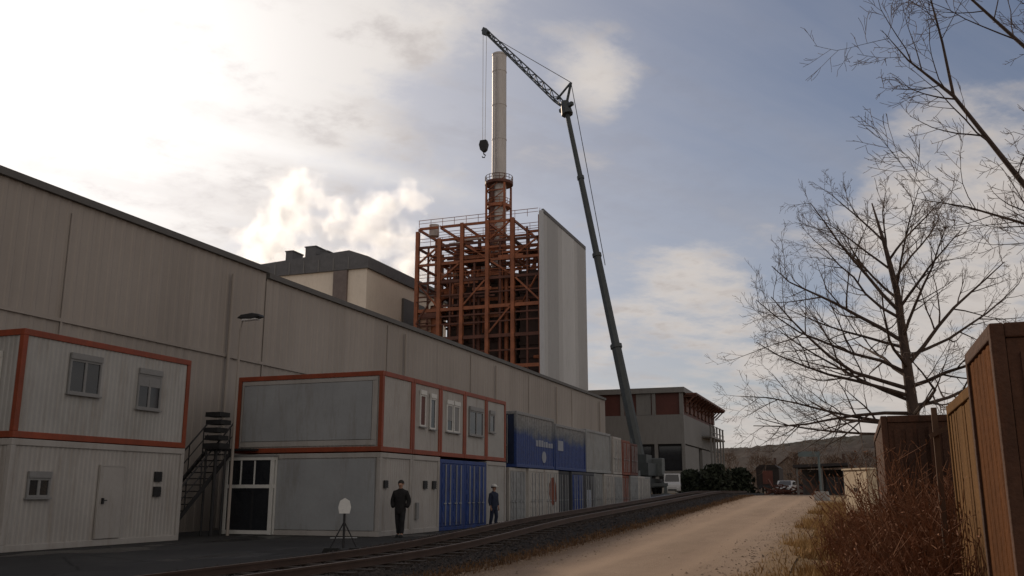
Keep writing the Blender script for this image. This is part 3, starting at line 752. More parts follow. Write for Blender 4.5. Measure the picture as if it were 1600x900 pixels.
for x in (-1.6, 1.5):
    for y in (-1.5, 1.5): m.box(x - .14, x + .14, y - .14, y + .14, 0, 16.2)
for k in range(6):
    z = 4 + k * 2.2
    m.box(-1.6, 1.5, -1.58, -1.42, z, z + .2); m.box(-1.68, -1.52, -1.4, 1.4, z, z + .2)
    m.bar((-1.6, -1.55, z), (1.5, -1.55, z + 2.1), .12)
m.build('support_frame', 'steel_orange', ch)
m = MB(); m.box(-1.62, -1.3, -.35, .35, 5, 16); m.box(-.9, -.3, -1.5, -1.26, 5, 16); m.build('riser_box', 'steel_orange_dark', ch)
m = MB()
for s_ in (-.25, .25): m.tube((s_, -1.35, 16.8), (s_, -1.35, 38.6), .035, n=4)
for k in range(72): m.tube((-.25, -1.35, 16.9 + k * .3), (.25, -1.35, 16.9 + k * .3), .02, n=4)
m.build('ladder', 'chimney', ch)

# ------------------------------------------------------------------ beige block left of the boiler house
b_ = thing('beige_block', 'tall beige block with dark roof band and brown corner riser behind the hall', 'building', (-78, 130, 1.2))
m = MB(); m.box(-88, -68.9, 122, 152, 1.2, 35.4); m.build('wall', 'beige', b_, True)
m = MB(); m.prism([(-88.6, 35.4), (-68.5, 35.4), (-68.5, 37.2), (-72, 38.5), (-88.6, 37.6)], 'y', 121.6, 152.6); m.build('roof', 'roof_dark', b_, True)
m = MB(); m.box(-74.6, -72.2, 121.5, 122, 1.2, 35.3); m.build('riser', 'duct_dark', b_, True)
for x, w_, hh in ((-84.6, 1.3, 1.5), (-80.9, 1.9, 1.9), (-78, 1.2, .9)):
    m = MB(); m.box(x, x + w_, 123, 126, 37.9, 38.2 + hh); m.box(x - .15, x + w_ + .15, 122.9, 126.1, 38.2 + hh, 38.35 + hh); m.build('roof_unit', 'roof_dark', b_, True)
for k in range(7):
    m = MB(); m.box(-88.2 + k * 2.7 - .1, -88.2 + k * 2.7 + .1, 121.5, 121.6, 35.4, 37.4); m.build('roof_post', 'plant_grey', b_, True)
m = MB(); m.box(-68.9, -68.5, 134, 142, 22, 33); m.build('dark_louvre', 'hall_trim', b_, True)
m = MB(); m.box(-68.9, -67.6, 140, 143.5, 1.2, 31); m.box(-68.9, -66.8, 137, 143, 28, 29); m.build('stair_tower', 'roof_dark', b_, True)

# ------------------------------------------------------------------ second plant building at the end of the street
p = thing('plant_building', 'flat-roofed grey plant building with a dark red band, at the end of the yard', 'building', (-35, 170, 1.2))
m = MB(); m.box(-46, -26, 152.8, 190, 9.2, 14.0); m.build('wall', 'plant_grey', p, True)
m = MB(); m.box(-45.7, -26.25, 153.1, 189.7, 14.0, 17.6); m.build('upper_wall', 'plant_red', p, True)
for x in (-46, -41.6, -36.6, -31.2, -26.6):
    m = MB(); m.box(x, x + .6, 152.75, 153.3, 14.0, 17.6); m.build('pilaster', 'plant_grey', p, True)
m = MB(); m.box(-33.9, -31.4, 152.9, 153.1, 14.05, 17.55); m.build('grey_panel', 'plant_grey', p, True)
m = MB(); m.box(-46.5, -25.7, 152.4, 190.3, 17.62, 18.5); m.build('roof', 'plant_grey', p, True)
m = MB(); m.box(-25.7, -23.9, 154, 190.6, 17.3, 17.62)
for k in range(13): m.bar((-25.9, 154.4 + k * 2.95, 15.6), (-24.1, 154.4 + k * 2.95, 17.3), .22); m.box(-26.1, -24, 154.3 + k * 2.95, 154.6 + k * 2.95, 17.0, 17.3)
m.build('eaves', 'steel_orange_dark', p, True)
for k in range(8):
    m = MB(); m.box(-26.24, -26.0, 156 + k * 4.4, 158.6 + k * 4.4, 14.6, 17.0); m.build('red_panel', 'steel_orange_dark', p, True)
m = MB(); m.box(-45.8, -26.6, 153.6, 189.5, 1.2, 9.2); m.build('lower_wall', 'steel_dark', p, True)
for x in (-46, -41, -36, -31, -26.5):
    m = MB(); m.box(x, x + .55, 152.8, 153.3, 1.2, 9.2); m.build('column', 'plant_grey', p, True)
for x in (-40.3, -35.3, -30.3):
    m = MB(); m.box(x, x + 3.6, 153.3, 153.58, 5.0, 8.8); m.box(x, x + 3.6, 153.2, 153.3, 6.6, 6.8); m.build('window', 'glass', p, True)
m = MB(); m.box(-40, -26.6, 152.9, 153.3, 4.1, 4.8); m.build('ledge', 'plant_grey', p, True)
m = MB(); m.box(-46, -27.2, 152.95, 153.4, 1.2, 2.6); m.build('plinth', 'concrete', p, True)
for k, (y0, y1, z0, z1, mt) in enumerate(((154, 168, 2.5, 9.0, 'plant_grey'), (172, 188, 5.5, 9.0, 'plant_grey'))):
    m = MB(); m.box(-26.6, -26.1, y0, y1, z0, z1); m.build('side_panel', mt, p, True)
m = MB()
for k in range(5): m.box(-24.6, -24.3, 172 + k * 4.2, 172.3 + k * 4.2, 1.2, 13.6)
m.box(-26, -24.2, 171.6, 190, 11.2, 11.5); m.box(-26, -24.2, 171.6, 190, 5.2, 5.5)
for z in (12.2, 13.4): m.box(-24.5, -24.35, 171.8, 190, z, z + .12)
m.build('balcony', 'plant_grey', p, True)

# ------------------------------------------------------------------ crane
BASE = Vector((-24, 110, 1.2)); KN = Vector((-34.67, 116.32, 54.66)); TIP = Vector((-51.0, 126, 74.47))
cr = thing('mobile_crane', 'huge grey mobile crane with long bent boom leaning over the chimney', 'crane', BASE)
def rel(v): return tuple(Vector(v) - BASE)
m = MB(); m.box(-1.35, 1.35, -6.5, 6.8, .75, 1.55); m.box(-1.25, 1.25, -6.2, 6.4, 1.55, 1.8); m.build('carrier', 'crane', cr)
m = MB(); m.prism([(-7.9, .6), (-6.5, .6), (-6.5, 2.6), (-7.4, 2.6), (-7.9, 1.7)], 'x', -1.3, 1.3); cab = m.build('cab', 'crane_light', cr)
m = MB(); m.quad([(-1.2, -7.93, 1.75), (1.2, -7.93, 1.75), (1.2, -7.46, 2.55), (-1.2, -7.46, 2.55)]); m.build('windscreen', 'glass', cab)
for y in (-5.4, -3.8, -1.2, 2.0, 3.6, 5.2):
    for x in (-1.1, 1.1):
        m = MB(); m.tube((x - .2, y, .62), (x + .2, y, .62), .62, n=18); m.build('wheel', 'black', cr)
for y in (-2.6, 6.3):
    for s_ in (-1, 1):
        m = MB(); m.box(min(1.3 * s_, 3.6 * s_), max(1.3 * s_, 3.6 * s_), y - .2, y + .2, .9, 1.25); m.box(3.35 * s_ - .15, 3.35 * s_ + .15, y - .15, y + .15, .1, .9); m.box(3.35 * s_ - .45, 3.35 * s_ + .45, y - .45, y + .45, 0, .1); m.build('outrigger', 'crane_light', cr)
m = MB(); m.lathe([(0, 1.8), (1.2, 1.8), (1.2, 2.15), (0, 2.15)], n=20); m.box(-1.3, 1.3, -2.2, 3.2, 2.15, 3.6); m.box(-.9, .9, -1.2, 2.0, 3.6, 4.6); m.build('turret', 'crane', cr)
m = MB(); m.box(-1.9, 1.9, 3.2, 4.9, 2.1, 4.3); m.build('counterweight', 'crane_light', cr, bevel=.06)
root = Vector((-24, 110, 4.6)); d = (KN - root)
cuts = [(0, .30, .72), (.29, .55, .58), (.54, .78, .47), (.77, 1.0, .38)]
for a, b2, w_ in cuts:
    m = MB(); p0 = root + d * a; p1 = root + d * b2
    m.tube(rel(p0), rel(p1), w_ * .92, w_ * .86, 8); m.tube(rel(p1 - d.normalized() * .5), rel(p1), w_ * 1.06, None, 8)
    m.build('boom_section', 'crane', cr)
m = MB(); m.tube(rel(root + Vector((-.4, -.6, -1.4))), rel(root + d * .16), .28, n=10); m.build('lift_cylinder', 'crane_light', cr)
# knee head and lattice jib
m = MB(); kd = d.normalized()
m.tube(rel(KN - kd * 1.2), rel(KN + kd * .9), .85, .6, 8); m.bar(rel(KN + Vector((-1.0, .6, -.2))), rel(KN + Vector((1.2, -.7, .2))), .5)
m.bar(rel(KN), rel(KN + Vector((1.0, -.6, 3.4))), .26); m.bar(rel(KN + Vector((-1.6, 1, 1.9))), rel(KN + Vector((1.0, -.6, 3.4))), .22)
m.build('boom_head', 'crane', cr)
jd = TIP - KN; jl = jd.length; jn = jd.normalized(); side = jn.cross(Vector((0, 0, 1))).normalized(); upv = side.cross(jn).normalized()
m = MB(); n = 22
def jp(t_, a, b2):
    s_ = .85 * min(1, t_ * 7 + .45) * (1 - .45 * t_); return rel(KN + jd * t_ + side * a * s_ + upv * b2 * s_)
for (a, b2) in ((-.55, -.5), (.55, -.5), (0, .65)):
    for k in range(n): m.tube(jp(k / n, a, b2), jp((k + 1) / n, a, b2), .11, n=5)
for k in range(n):
    for (q, w_) in (((-.55, -.5), (0, .65)), ((.55, -.5), (0, .65)), ((-.55, -.5), (.55, -.5))):
        A, B = (q, w_) if k % 2 else (w_, q)
        m.tube(jp(k / n, *A), jp((k + 1) / n, *B), .065, n=4)
m.build('jib', 'crane', cr)
m = MB(); m.bar(rel(TIP - jn * 1.2), rel(TIP + jn * .5), .7); m.tube(rel(TIP + side * .3 + Vector((0, 0, -.3))), rel(TIP - side * .3 + Vector((0, 0, -.3))), .5, n=14); m.build('jib_head', 'crane', cr)
HK = Vector((-51.09, 126, 54.65))
m = MB()
m.tube(rel(TIP + Vector((-.35, 0, -.5))), rel(HK + Vector((-.2, 0, .9))), .035, n=4); m.tube(rel(TIP + Vector((.25, 0, -.5))), rel(HK + Vector((.2, 0, .9))), .035, n=4); m.build('hoist_rope', 'steel_dark', cr)
m = MB(); m.tube(rel(KN + Vector((1.0, -.6, 3.4))), rel(TIP - jn * 2), .05, n=4); m.tube(rel(KN + Vector((1.0, -.6, 3.4))), rel(root + d * .5 + Vector((.8, -.5, .6))), .05, n=4); m.build('stay_rope', 'steel_dark', cr)
m = MB(); m.prism([(-.5, .9), (.5, .9), (.72, .2), (.5, -.7), (.2, -1.0), (-.2, -1.0), (-.5, -.7), (-.72, .2)], 'y', -.35, .35)
m.v = [(x + HK.x - BASE.x, y + HK.y - BASE.y, z + HK.z - BASE.z) for x, y, z in m.v]
hb = m.build('hook_block', 'steel_dark', cr)
m = MB(); hc = Vector(rel(HK)) + Vector((0, 0, -1.0))
m.path([hc, hc + Vector((0, 0, -.35)), hc + Vector((.28, 0, -.6)), hc + Vector((.15, 0, -.95)), hc + Vector((-.2, 0, -.9)), hc + Vector((-.28, 0, -.65))], [.1, .1, .11, .11, .09, .05], 8); m.build('hook', 'steel_dark', hb)

# ------------------------------------------------------------------ railway track in the dark bed
tr = thing('railway_track', 'dark railway track running beside the road in blackish ballast', 'railway', (-9.9, 12, 0))
sl = None
for k in range(98):
    y = 12.3 + k * .74
    if sl is None:
        mb = MB(); mb.box(-1.25, 1.25, -.12, .12, -.07, .055); sl = mb.build('sleeper', 'sleeper', tr); o = sl
    else:
        o = sl.copy(); COL.objects.link(o); o.parent = tr
    o.location = (0, y - 12, gz(-9.9, y) + .012)
for x in (-.75, .75):
    mb = MB()
    yy = frange(8, 85, 1.25)
    for a, b2 in zip(yy, yy[1:]):
        za, zb = gz(-9.9, a) + .065, gz(-9.9, b2) + .065
        for (w_, h0, h1) in ((.07, 0, .015), (.012, .015, .11), (.034, .11, .15)):
            P_ = [(x - w_, a - 12, za + h0), (x + w_, a - 12, za + h0), (x + w_, b2 - 12, zb + h0), (x - w_, b2 - 12, zb + h0)]
            Q_ = [(q[0], q[1], q[2] + h1 - h0) for q in P_]
            mb.quad(Q_); mb.quad([P_[0], P_[3], Q_[3], Q_[0]]); mb.quad([P_[1], P_[2], Q_[2], Q_[1]])
    mb.build('rail', 'rail', tr)

def stones(name, label, fn, n, s0, s1, mat, seed):
    rnd = random.Random(seed); m = MB()
    for k in range(n):
        x, y = fn(rnd); r_ = rnd.uniform(s0, s1); z = gz(x, y) + r_ * .25
        i = len(m.v); a = rnd.random() * 6.283
        for q in range(4):
            t_ = a + q * 1.5708 + rnd.uniform(-.4, .4); m.v.append((x + r_ * math.cos(t_) * rnd.uniform(.7, 1.2), y + r_ * math.sin(t_) * rnd.uniform(.7, 1.2), z + rnd.uniform(-.3, .3) * r_))
        m.v.append((x + rnd.uniform(-.3, .3) * r_, y, z + r_ * rnd.uniform(.5, .9)))
        for q in range(4): m.f.append((i + q, i + (q + 1) % 4, i + 4)); m.m.append(0)
    o = m.build(name, mat); tag(o, label, 'stones', kind='stuff')
M['stone'] = make_mat('ballast_stone', (.04, .033, .03), .95, var=.6, scale=9, fine=.3)
stones('ballast_stones', 'dark loose ballast stones beside the rails', lambda r: (r.uniform(-12.2, -7.4), 11 + 60 * r.random() ** 1.7), 14000, .03, .075, 'stone', 8)
M['grit'] = make_mat('road_grit', (.26, .19, .135), .95, var=.5, scale=9, fine=.3)
stones('road_gravel', 'loose pale gravel scattered along the road edges', lambda r: ((-6.6 + r.gauss(0, .35)) if r.random() < .45 else (-2.0 + r.gauss(0, .55)), 9 + 45 * r.random() ** 1.6), 5000, .012, .04, 'grit', 9)

# ------------------------------------------------------------------ right-hand rusty boxes
def rust_box(name, label, loc, L, D, H, side_mat, front_mat, cat, group=None, planks=False, frame_mat=None):
    t = thing(name, label, cat, loc, 0, group)
    p_ = .09
    f = MB()
    for x in (0, L - p_):
        for y in (0, D - p_): f.box(x, x + p_, y, y + p_, 0, H)
    for z in (.0, H - .1):
        f.box(p_, L - p_, 0, p_, z, z + .1); f.box(p_, L - p_, D - p_, D, z, z + .1)
        f.box(0, p_, p_, D - p_, z, z + .1); f.box(L - p_, L, p_, D - p_, z, z + .1)
    f.build('frame', frame_mat or front_mat, t, bevel=.012)
    s = MB(); s2 = MB()
    if planks:
        n = max(3, int((D - .2) / .15)); st = (D - 2 * p_) / n
        for k in range(n):
            a = p_ + k * st
            s.box(.015 + rt.uniform(0, .012), .05, a + .006, a + st - .006, .1, H - .1 + rt.uniform(-.02, .0))
        s2.box(L - .05, L - .02, p_, D - p_, .1, H - .1)
    else:
        n = max(3, int((D - .2) / .2)); st = (D - 2 * p_) / n
        for xx, sg in ((.02, 1), (L - .02, -1)):
            for k in range(n):
                a = p_ + k * st
                q = [(a, 0), (a + st * .4, 0), (a + st * .5, .006), (a + st * .9, .006), (a + st, 0)]
                for (u, d0), (v, d1) in zip(q, q[1:]):
                    (s if sg > 0 else s2).quad([(xx + sg * d0, u, .1), (xx + sg * d1, v, .1), (xx + sg * d1, v, H - .1), (xx + sg * d0, u, H - .1)])
    s.build('side_wall', side_mat, t); s2.build('side_wall', side_mat, t)
    for (a, b2) in ((p_, L / 2 - .005), (L / 2 + .005, L - p_)):
        d_ = MB(); d_.box(a + .005, b2, .02, .06, .105, H - .105)
        for k in range(6):
            u = a + .08 + k * (b2 - a - .16) / 6
            d_.box(u, u + (b2 - a) / 12, .0, .02, .2, H - .2)
        do = d_.build('door', front_mat, t)
        l = MB(); um = (a + b2) / 2; l.tube((um, -.03, .15), (um, -.03, H - .15), .018, n=6); l.box(um - .02, um + .18, -.05, -.03, 1.1, 1.15); l.build('lock_rod', 'rust_dark', do)
    r_ = MB(); r_.box(.03, L - .03, .03, D - .03, H - .08, H - .04); r_.build('roof', front_mat, t)
    b_ = MB(); b_.box(.05, L - .05, D - .06, D - .03, .1, H - .1); b_.build('rear_wall', front_mat, t)
    return t
rust_box('rusty_container', 'tall brown rusty storage container nearest the camera at the road side', (.91, 6.76, -.02), 2.44, 1.52, 2.62, 'rust', 'rust_dark', 'container', 'rusty boxes along the road', frame_mat='rust_dark')
rust_box('plank_crate', 'tall tan plank-sided crate between the two rusty containers', (.97, 8.55, -.02), 2.2, 2.4, 2.42, 'plank', 'plank', 'crate', 'rusty boxes along the road', planks=True)
rust_box('rusty_container', 'dark reddish-brown rusty container under the bare tree, weeds against its front', (.41, 14.8, -.02), 2.44, 6.06, 2.62, 'rust_dark', 'rust_dark', 'container', 'rusty boxes along the road')
M['stake'] = make_mat('weathered_stake', (.09, .05, .03), .9, var=.3)
t = thing('wooden_stake', 'short dark stake leaning at the corner of the tan plank crate', 'stake', (.86, 11.3, 0))
m = MB(); m.bar((0, 0, 0), (.02, .05, 2.42), .06); m.build('post', 'stake', t)
m = MB(); m.bar((-.05, 0, 2.1), (.35, -.02, 2.3), .05); m.build('arm', 'stake', t)

t = thing('cream_cabinet', 'sunlit cream box with brown stains standing beyond the dark rusty container', 'cabinet', (.2, 39.5, gz(0, 39.5) - .02), R(-62))
m = MB(); m.box(-.95, .95, -.24, .24, .14, 1.84); m.build('body', 'cream', t, bevel=.02)
m = MB(); m.prism([(-1.0, 1.845), (1.0, 1.845), (.96, 1.91), (-.96, 1.91)], 'y', -.3, .3); m.build('roof', 'cream', t)
for x0, x1 in ((-.9, -.01), (.01, .9)):
    m = MB(); m.box(x0, x1, -.262, -.242, .22, 1.78); do = m.build('door', 'cream', t)
    m = MB(); m.box(-.1 if x0 < 0 else .06, -.06 if x0 < 0 else .1, -.30, -.264, 1.0, 1.16); m.build('handle', 'steel_dark', do)
m = MB(); m.box(-1.0, 1.0, -.28, .28, 0, .138); m.build('plinth', 'concrete', t)

# ------------------------------------------------------------------ far end of the street
def bush(label, loc, rx, ry, h, seed):
    rnd = random.Random(seed)
    t = thing('evergreen_bush', label, 'bush', loc, 0, 'dark bushes at the end of the yard')
    m = MB()
    for k in range(1500):
        u = rnd.random() * 2 * math.pi; v = rnd.random() ** .5; z = rnd.random()
        w_ = (1 - (z * .95) ** 2.2) ** .5 * (.72 + .38 * math.sin(u * 3 + seed) * math.cos(z * 5 + seed) + rnd.uniform(-.1, .22))
        p_ = Vector((rx * v * w_ * math.cos(u), ry * v * w_ * math.sin(u), z * h))
        a = Vector((rnd.gauss(0, 1), rnd.gauss(0, 1), rnd.gauss(0, 1))).normalized() * rnd.uniform(.18, .38); b2 = Vector((rnd.gauss(0, 1), rnd.gauss(0, 1), rnd.gauss(0, 1))).normalized() * rnd.uniform(.12, .28)
        m.quad([p_ - a, p_ + b2, p_ + a, p_ - b2])
    m.build('foliage', 'bush', t)
    m = MB(); m.tube((0, 0, -.1), (0, 0, h * .7), .12, .04, 6); m.build('stem', 'bark', t)
bush('leftmost dark bush, beside the white van', (-19.5, 118, 1.2), 2.4, 1.8, 2.9, 1)
bush('broad black-green bush in the middle of the dark clump', (-16.2, 116, 1.2), 2.6, 2, 3.5, 2)
bush('dark bush at the right end of the clump, next to the wagon', (-13.6, 119, 1.2), 2.2, 1.8, 3.1, 3)

def far_tree(x, y, h, seed):
    rnd = random.Random(seed)
    t = thing('leafless_tree', 'small brown leafless tree among the houses at the foot of the hill', 'tree', (x, y, 1.2), 0, 'leafless trees by the houses')
    m = MB(); m.tube((0, 0, -.2), (0, 0, h * .8), .2, .05, 6); m.build('trunk', 'bark', t)
    m = MB()
    for k in range(420):
        u = rnd.random() * 6.283; z = rnd.uniform(.2, 1); r_ = h * .36 * (1 - abs(z - .55) * 1.6) * rnd.random() ** .5
        p_ = Vector((r_ * math.cos(u), r_ * math.sin(u), z * h)); q_ = p_ + Vector((math.cos(u) * .6 + rnd.gauss(0, .4), math.sin(u) * .6 + rnd.gauss(0, .4), rnd.uniform(.4, 1.4)))
        m.tube(p_, q_, .055, .015, 3, cap=False)
    m.build('crown', 'twig', t)
for k, (x, y, h) in enumerate(((-28, 225, 9), (-19.5, 228, 8), (-12.5, 218, 8.5), (-8.5, 226, 9.5), (-4.5, 214, 7.5), (-.5, 222, 8.5), (3, 230, 9), (6, 212, 8), (-24, 250, 9))): far_tree(x, y, h, 70 + k)
t = thing('freight_wagon', 'small dark freight wagon standing on the track at the end of the road', 'wagon', (-10.1, 118, 1.2))
m = MB(); m.box(-1.35, 1.35, 0, 7, 1.0, 3.1); m.prism([(-1.4, 3.1), (1.4, 3.1), (.9, 3.5), (-.9, 3.5)], 'y', -.05, 7.05); m.build('body', 'wagon', t)
m = MB(); m.box(-1.2, 1.2, -.1, 7.1, .75, 1.0); m.tube((-.85, -.4, .9), (-.85, -.1, .9), .2, n=10); m.tube((.85, -.4, .9), (.85, -.1, .9), .2, n=10); m.build('underframe', 'steel_dark', t)
for y in (1.3, 5.7):
    m = MB(); m.tube((-.82, y, .46), (-.68, y, .46), .46, n=16); m.tube((.68, y, .46), (.82, y, .46), .46, n=16); m.tube((-.68, y, .46), (.68, y, .46), .07, n=8); m.build('wheelset', 'steel_dark', t)
m = MB(); m.box(-.6, .6, -.03, -.005, 1.2, 2.8); m.build('end_door', 'cont_maroon', t)

def vehicle(name, label, cat, loc, rz, prof, wd, mat, wheels, glass, r=.32, group=None):
    """prof: side outline (y forward-back, z); glass: list of quads in local coords"""
    t = thing(name, label, cat, loc, rz, group)
    m = MB(); m.prism(prof, 'x', -wd / 2, wd / 2); m.build('body', mat, t, bevel=.09)
    for q in glass:
        m = MB(); m.quad(q); m.build('window', 'glass', t)
    for y in wheels:
        for s_ in (-1, 1):
            m = MB(); m.tube((s_ * (wd / 2 - .2), y, r), (s_ * (wd / 2 + .01), y, r), r, n=18); wo = m.build('wheel', 'black', t)
            m = MB(); m.tube((s_ * (wd / 2 + .0), y, r), (s_ * (wd / 2 + .02), y, r), r * .55, n=12); m.build('rim', 'steel_grey', wo)
    y0 = min(p_[0] for p_ in prof)
    for s_ in (-1, 1):
        m = MB(); m.box(s_ * (wd / 2 - .32) - .13, s_ * (wd / 2 - .32) + .13, y0 - .03, y0 + .05, .68, .86); m.build('headlight', 'headlight', t)
        m = MB(); m.box(s_ * (wd / 2 + .1) - .09, s_ * (wd / 2 + .1) + .09, y0 + 1.15, y0 + 1.28, 1.1, 1.3); m.build('mirror', 'steel_dark', t)
    m = MB(); m.box(-.5, .5, y0 - .025, y0 + .02, .42, .58); m.build('grille', 'steel_dark', t)
    return t
vehicle('delivery_van', 'white van parked in front of the grey plant building', 'van', (-20.9, 113, 1.2), R(10),
        [(-2.6, .35), (2.6, .35), (2.6, 2.35), (-1.0, 2.4), (-1.75, 1.45), (-2.5, 1.1), (-2.6, .8)], 1.95, 'car_white', (-1.7, 1.6),
        [[(-.85, -1.78, 1.46), (.85, -1.78, 1.46), (.75, -1.1, 2.28), (-.75, -1.1, 2.28)], [(.985, -1.45, 1.45), (.985, -.3, 1.45), (.985, -.3, 2.15), (.985, -.95, 2.15)], [(-.985, -1.45, 1.45), (-.985, -.3, 1.45), (-.985, -.3, 2.15), (-.985, -.95, 2.15)]])
vehicle('parked_car', 'small white car parked where the road disappears, left of the open shed', 'car', (-7.6, 112, 1.2), R(-6),
        [(-2.05, .3), (2.05, .3), (2.1, .85), (1.9, 1.0), (1.35, 1.5), (-.3, 1.52), (-1.05, 1.0), (-1.9, .86), (-2.08, .6)], 1.75, 'car_white', (-1.3, 1.3),
        [[(-.72, -1.06, 1.03), (.72, -1.06, 1.03), (.62, -.36, 1.48), (-.62, -.36, 1.48)], [(.885, -.8, 1.03), (.885, 1.5, 1.03), (.885, 1.15, 1.42), (.885, -.25, 1.42)], [(-.885, -.8, 1.03), (-.885, 1.5, 1.03), (-.885, 1.15, 1.42), (-.885, -.25, 1.42)]])

t = thing('open_shed', 'open-fronted shed with flat dark roof and pale posts at the right of the road end', 'shed', (-3, 82, 1.2))
m = MB(); m.prism([(-1.9, 2.25), (2.45, 2.4), (2.45, 2.62), (-1.9, 2.5)], 'y', -.4, 6); m.build('roof', 'shed_roof', t)
m = MB(); m.box(-1.5, 2.2, 5.4, 5.6, 0, 2.2); m.box(2.1, 2.2, .2, 5.4, 0, 2.28); m.build('wall', 'shed_wall', t)
for x in (-1.6, .35, 2.1):
    m = MB(); m.box(x - .08, x + .08, -.15, .01, 0, 2.26); m.build('post', 'shed_wall', t)
m = MB(); m.box(.6, 2.0, .6, 2.2, .0, 1.5); m.box(.7, 1.2, .58, .6, .3, 1.2); m.build('cupboard', 'steel_dark', t)
t = thing('signal_post', 'pale blue-grey post carrying a small blank board, in front of the open shed', 'post', (-2.6, 76, 1.2))
m = MB(); m.tube((0, 0, 0), (0, 0, 3.3), .09, .08, 8); m.build('pole', 'post_blue', t)
m = MB(); m.box(-1.5, .12, -.14, -.09, 2.95, 3.35); m.build('board', 'post_blue', t)
t = thing('concrete_block', 'pale concrete block at the right road edge before the shed', 'block', (-1.95, 58, gz(-1.9, 58) - .03))
m = MB(); m.prism([(-.45, 0), (.45, 0), (.38, .55), (-.38, .55)], 'y', -.4, .4); m.build('block_body', 'concrete', t, bevel=.03)
t = thing('scrap_heap', 'reddish-brown heap of scrap timber beside the open shed', 'heap', (-6.1, 90, 1.2))
m = MB(); rh = random.Random(4)
for k in range(40):
    a = Vector((rh.uniform(-1.3, 1.3), rh.uniform(-1, 1), rh.uniform(0, .9))); b2 = a + Vector((rh.gauss(0, .7), rh.gauss(0, .7), rh.gauss(0, .3)))
    b2.z = max(0, b2.z); m.bar(a, b2, .12)
m.build('boards', 'steel_orange_dark', t)
for (x, y, w_, d_, h_, lab) in ((-15, 235, 8, 9, 5.2, 'brown-roofed house left of the shed at the foot of the hill'), (-4, 255, 9, 8, 5.6, 'second brown-roofed house behind the open shed'), (-23, 275, 10, 9, 5.4, 'pale house beyond the dark wagon at the hill foot')):
    t = thing('house', lab, 'house', (x, y, 1.2), 0, 'houses at the foot of the hill')
    m = MB(); m.box(-w_ / 2, w_ / 2, 0, d_, 0, h_); m.prism([(-w_ / 2, h_), (w_ / 2, h_), (0, h_ + 3.2)], 'y', .02, d_ - .02); m.build('wall', 'house_wall', t)
    m = MB()
    for s_ in (-1, 1): m.prism([(s_ * (w_ / 2 + .5), h_ - .25), (0, h_ + 3.25), (0, h_ + 3.5), (s_ * (w_ / 2 + .5), h_ + .05)], 'y', -.4, d_ + .4)
    ro = m.build('roof', 'house_roof', t)
    m = MB(); m.box(1, 1.7, d_ / 2, d_ / 2 + .7, h_ + 1.5, h_ + 4.4); m.build('chimney_stack', 'house_roof', ro)
    for wx in (-w_ / 3.2, 0, w_ / 3.2):
        for z in (.9, 3.3):
            m = MB(); m.box(wx - .5, wx + .5, -.05, -.005, z, z + 1.3); m.build('window', 'glass', t)

# ------------------------------------------------------------------ bare trees
def grow(mb, start, dirv, length, rad, level, rnd, maxlev, upb, bare=.25, kids=(8, 6, 4), seg=6):
    P_ = [Vector(start)]; d_ = Vector(dirv).normalized(); st = length / seg
    for k in range(seg):
        d_ = (d_ + Vector((rnd.gauss(0, .11), rnd.gauss(0, .11), rnd.gauss(0, .08) + upb * (.5 + k / seg)))).normalized()
        P_.append(P_[-1] + d_ * st)
    rs = [max(.0035, rad * (1 - .8 * k / seg)) for k in range(seg + 1)]
    mb.path(P_, rs, 6 if level == 0 else 5 if level == 1 else 4 if level == 2 else 3, 0 if level < 2 else 1)
    if level >= maxlev: return
    nk = kids[min(level, len(kids) - 1)]
    for k in range(nk):
        f = bare + (1 - bare) * (k + rnd.random()) / nk
        i = min(int(f * seg), seg - 1); q = f * seg - i
        p_ = P_[i].lerp(P_[i + 1], q); ax = (P_[i + 1] - P_[i]).normalized()
        perp = ax.cross(Vector((rnd.gauss(0, 1), rnd.gauss(0, 1), rnd.gauss(0, .5)))).normalized()
        ang = rnd.uniform(.5, .95)
        nd = ax * math.cos(ang) + perp * math.sin(ang)
        grow(mb, p_, nd, length * rnd.uniform(.32, .55) * (1.15 - .55 * f), max(.0035, rs[i] * rnd.uniform(.42, .6)), level + 1, rnd, maxlev, upb, .2, kids, 5 if level == 0 else 4)

def bare_tree(label, loc, trunk_pts, trunk_r, limbs, seed, group, maxlev=3, upb=.05, paths=()):
    rnd = random.Random(seed)
    t = thing('bare_tree', label, 'tree', loc, 0, group)
    m = MB(); m.path(trunk_pts, trunk_r, 10); m.build('trunk', 'bark', t, smooth=True)
    c_ = MB()
    for (z, az, el, ln, r_) in limbs:
        # point on trunk at height z
        for a, b2, ra, rb in zip(trunk_pts, trunk_pts[1:], trunk_r, trunk_r[1:]):
            if a[2] <= z <= b2[2]:
                q = (z - a[2]) / (b2[2] - a[2]); p_ = Vector(a).lerp(Vector(b2), q); break
        else: p_ = Vector(trunk_pts[-1])
        dv = Vector((math.cos(R(az)) * math.cos(R(el)), math.sin(R(az)) * math.cos(R(el)), math.sin(R(el))))
        grow(c_, p_, dv, ln, r_, 0, rnd, maxlev, upb)
    for pts, rs in paths:
        c_.path(pts, rs, 6)
        for a, b2, ra in zip(pts[1:], pts[2:], rs[1:]):
            A, B = Vector(a), Vector(b2); ax = (B - A).normalized()
            for k in range(4):
                p_ = A.lerp(B, (k + rnd.random()) / 4); perp = ax.cross(Vector((rnd.gauss(0, 1), rnd.gauss(0, 1), rnd.gauss(0, .6)))).normalized(); ang = rnd.uniform(.5, .9)
                grow(c_, p_, ax * math.cos(ang) + perp * math.sin(ang), rnd.uniform(.9, 1.7), ra * .36, 1, rnd, maxlev, upb)
    c_.build('crown', ['bark', 'twig'], t)
    return t
rl = random.Random(21)
limbs = []
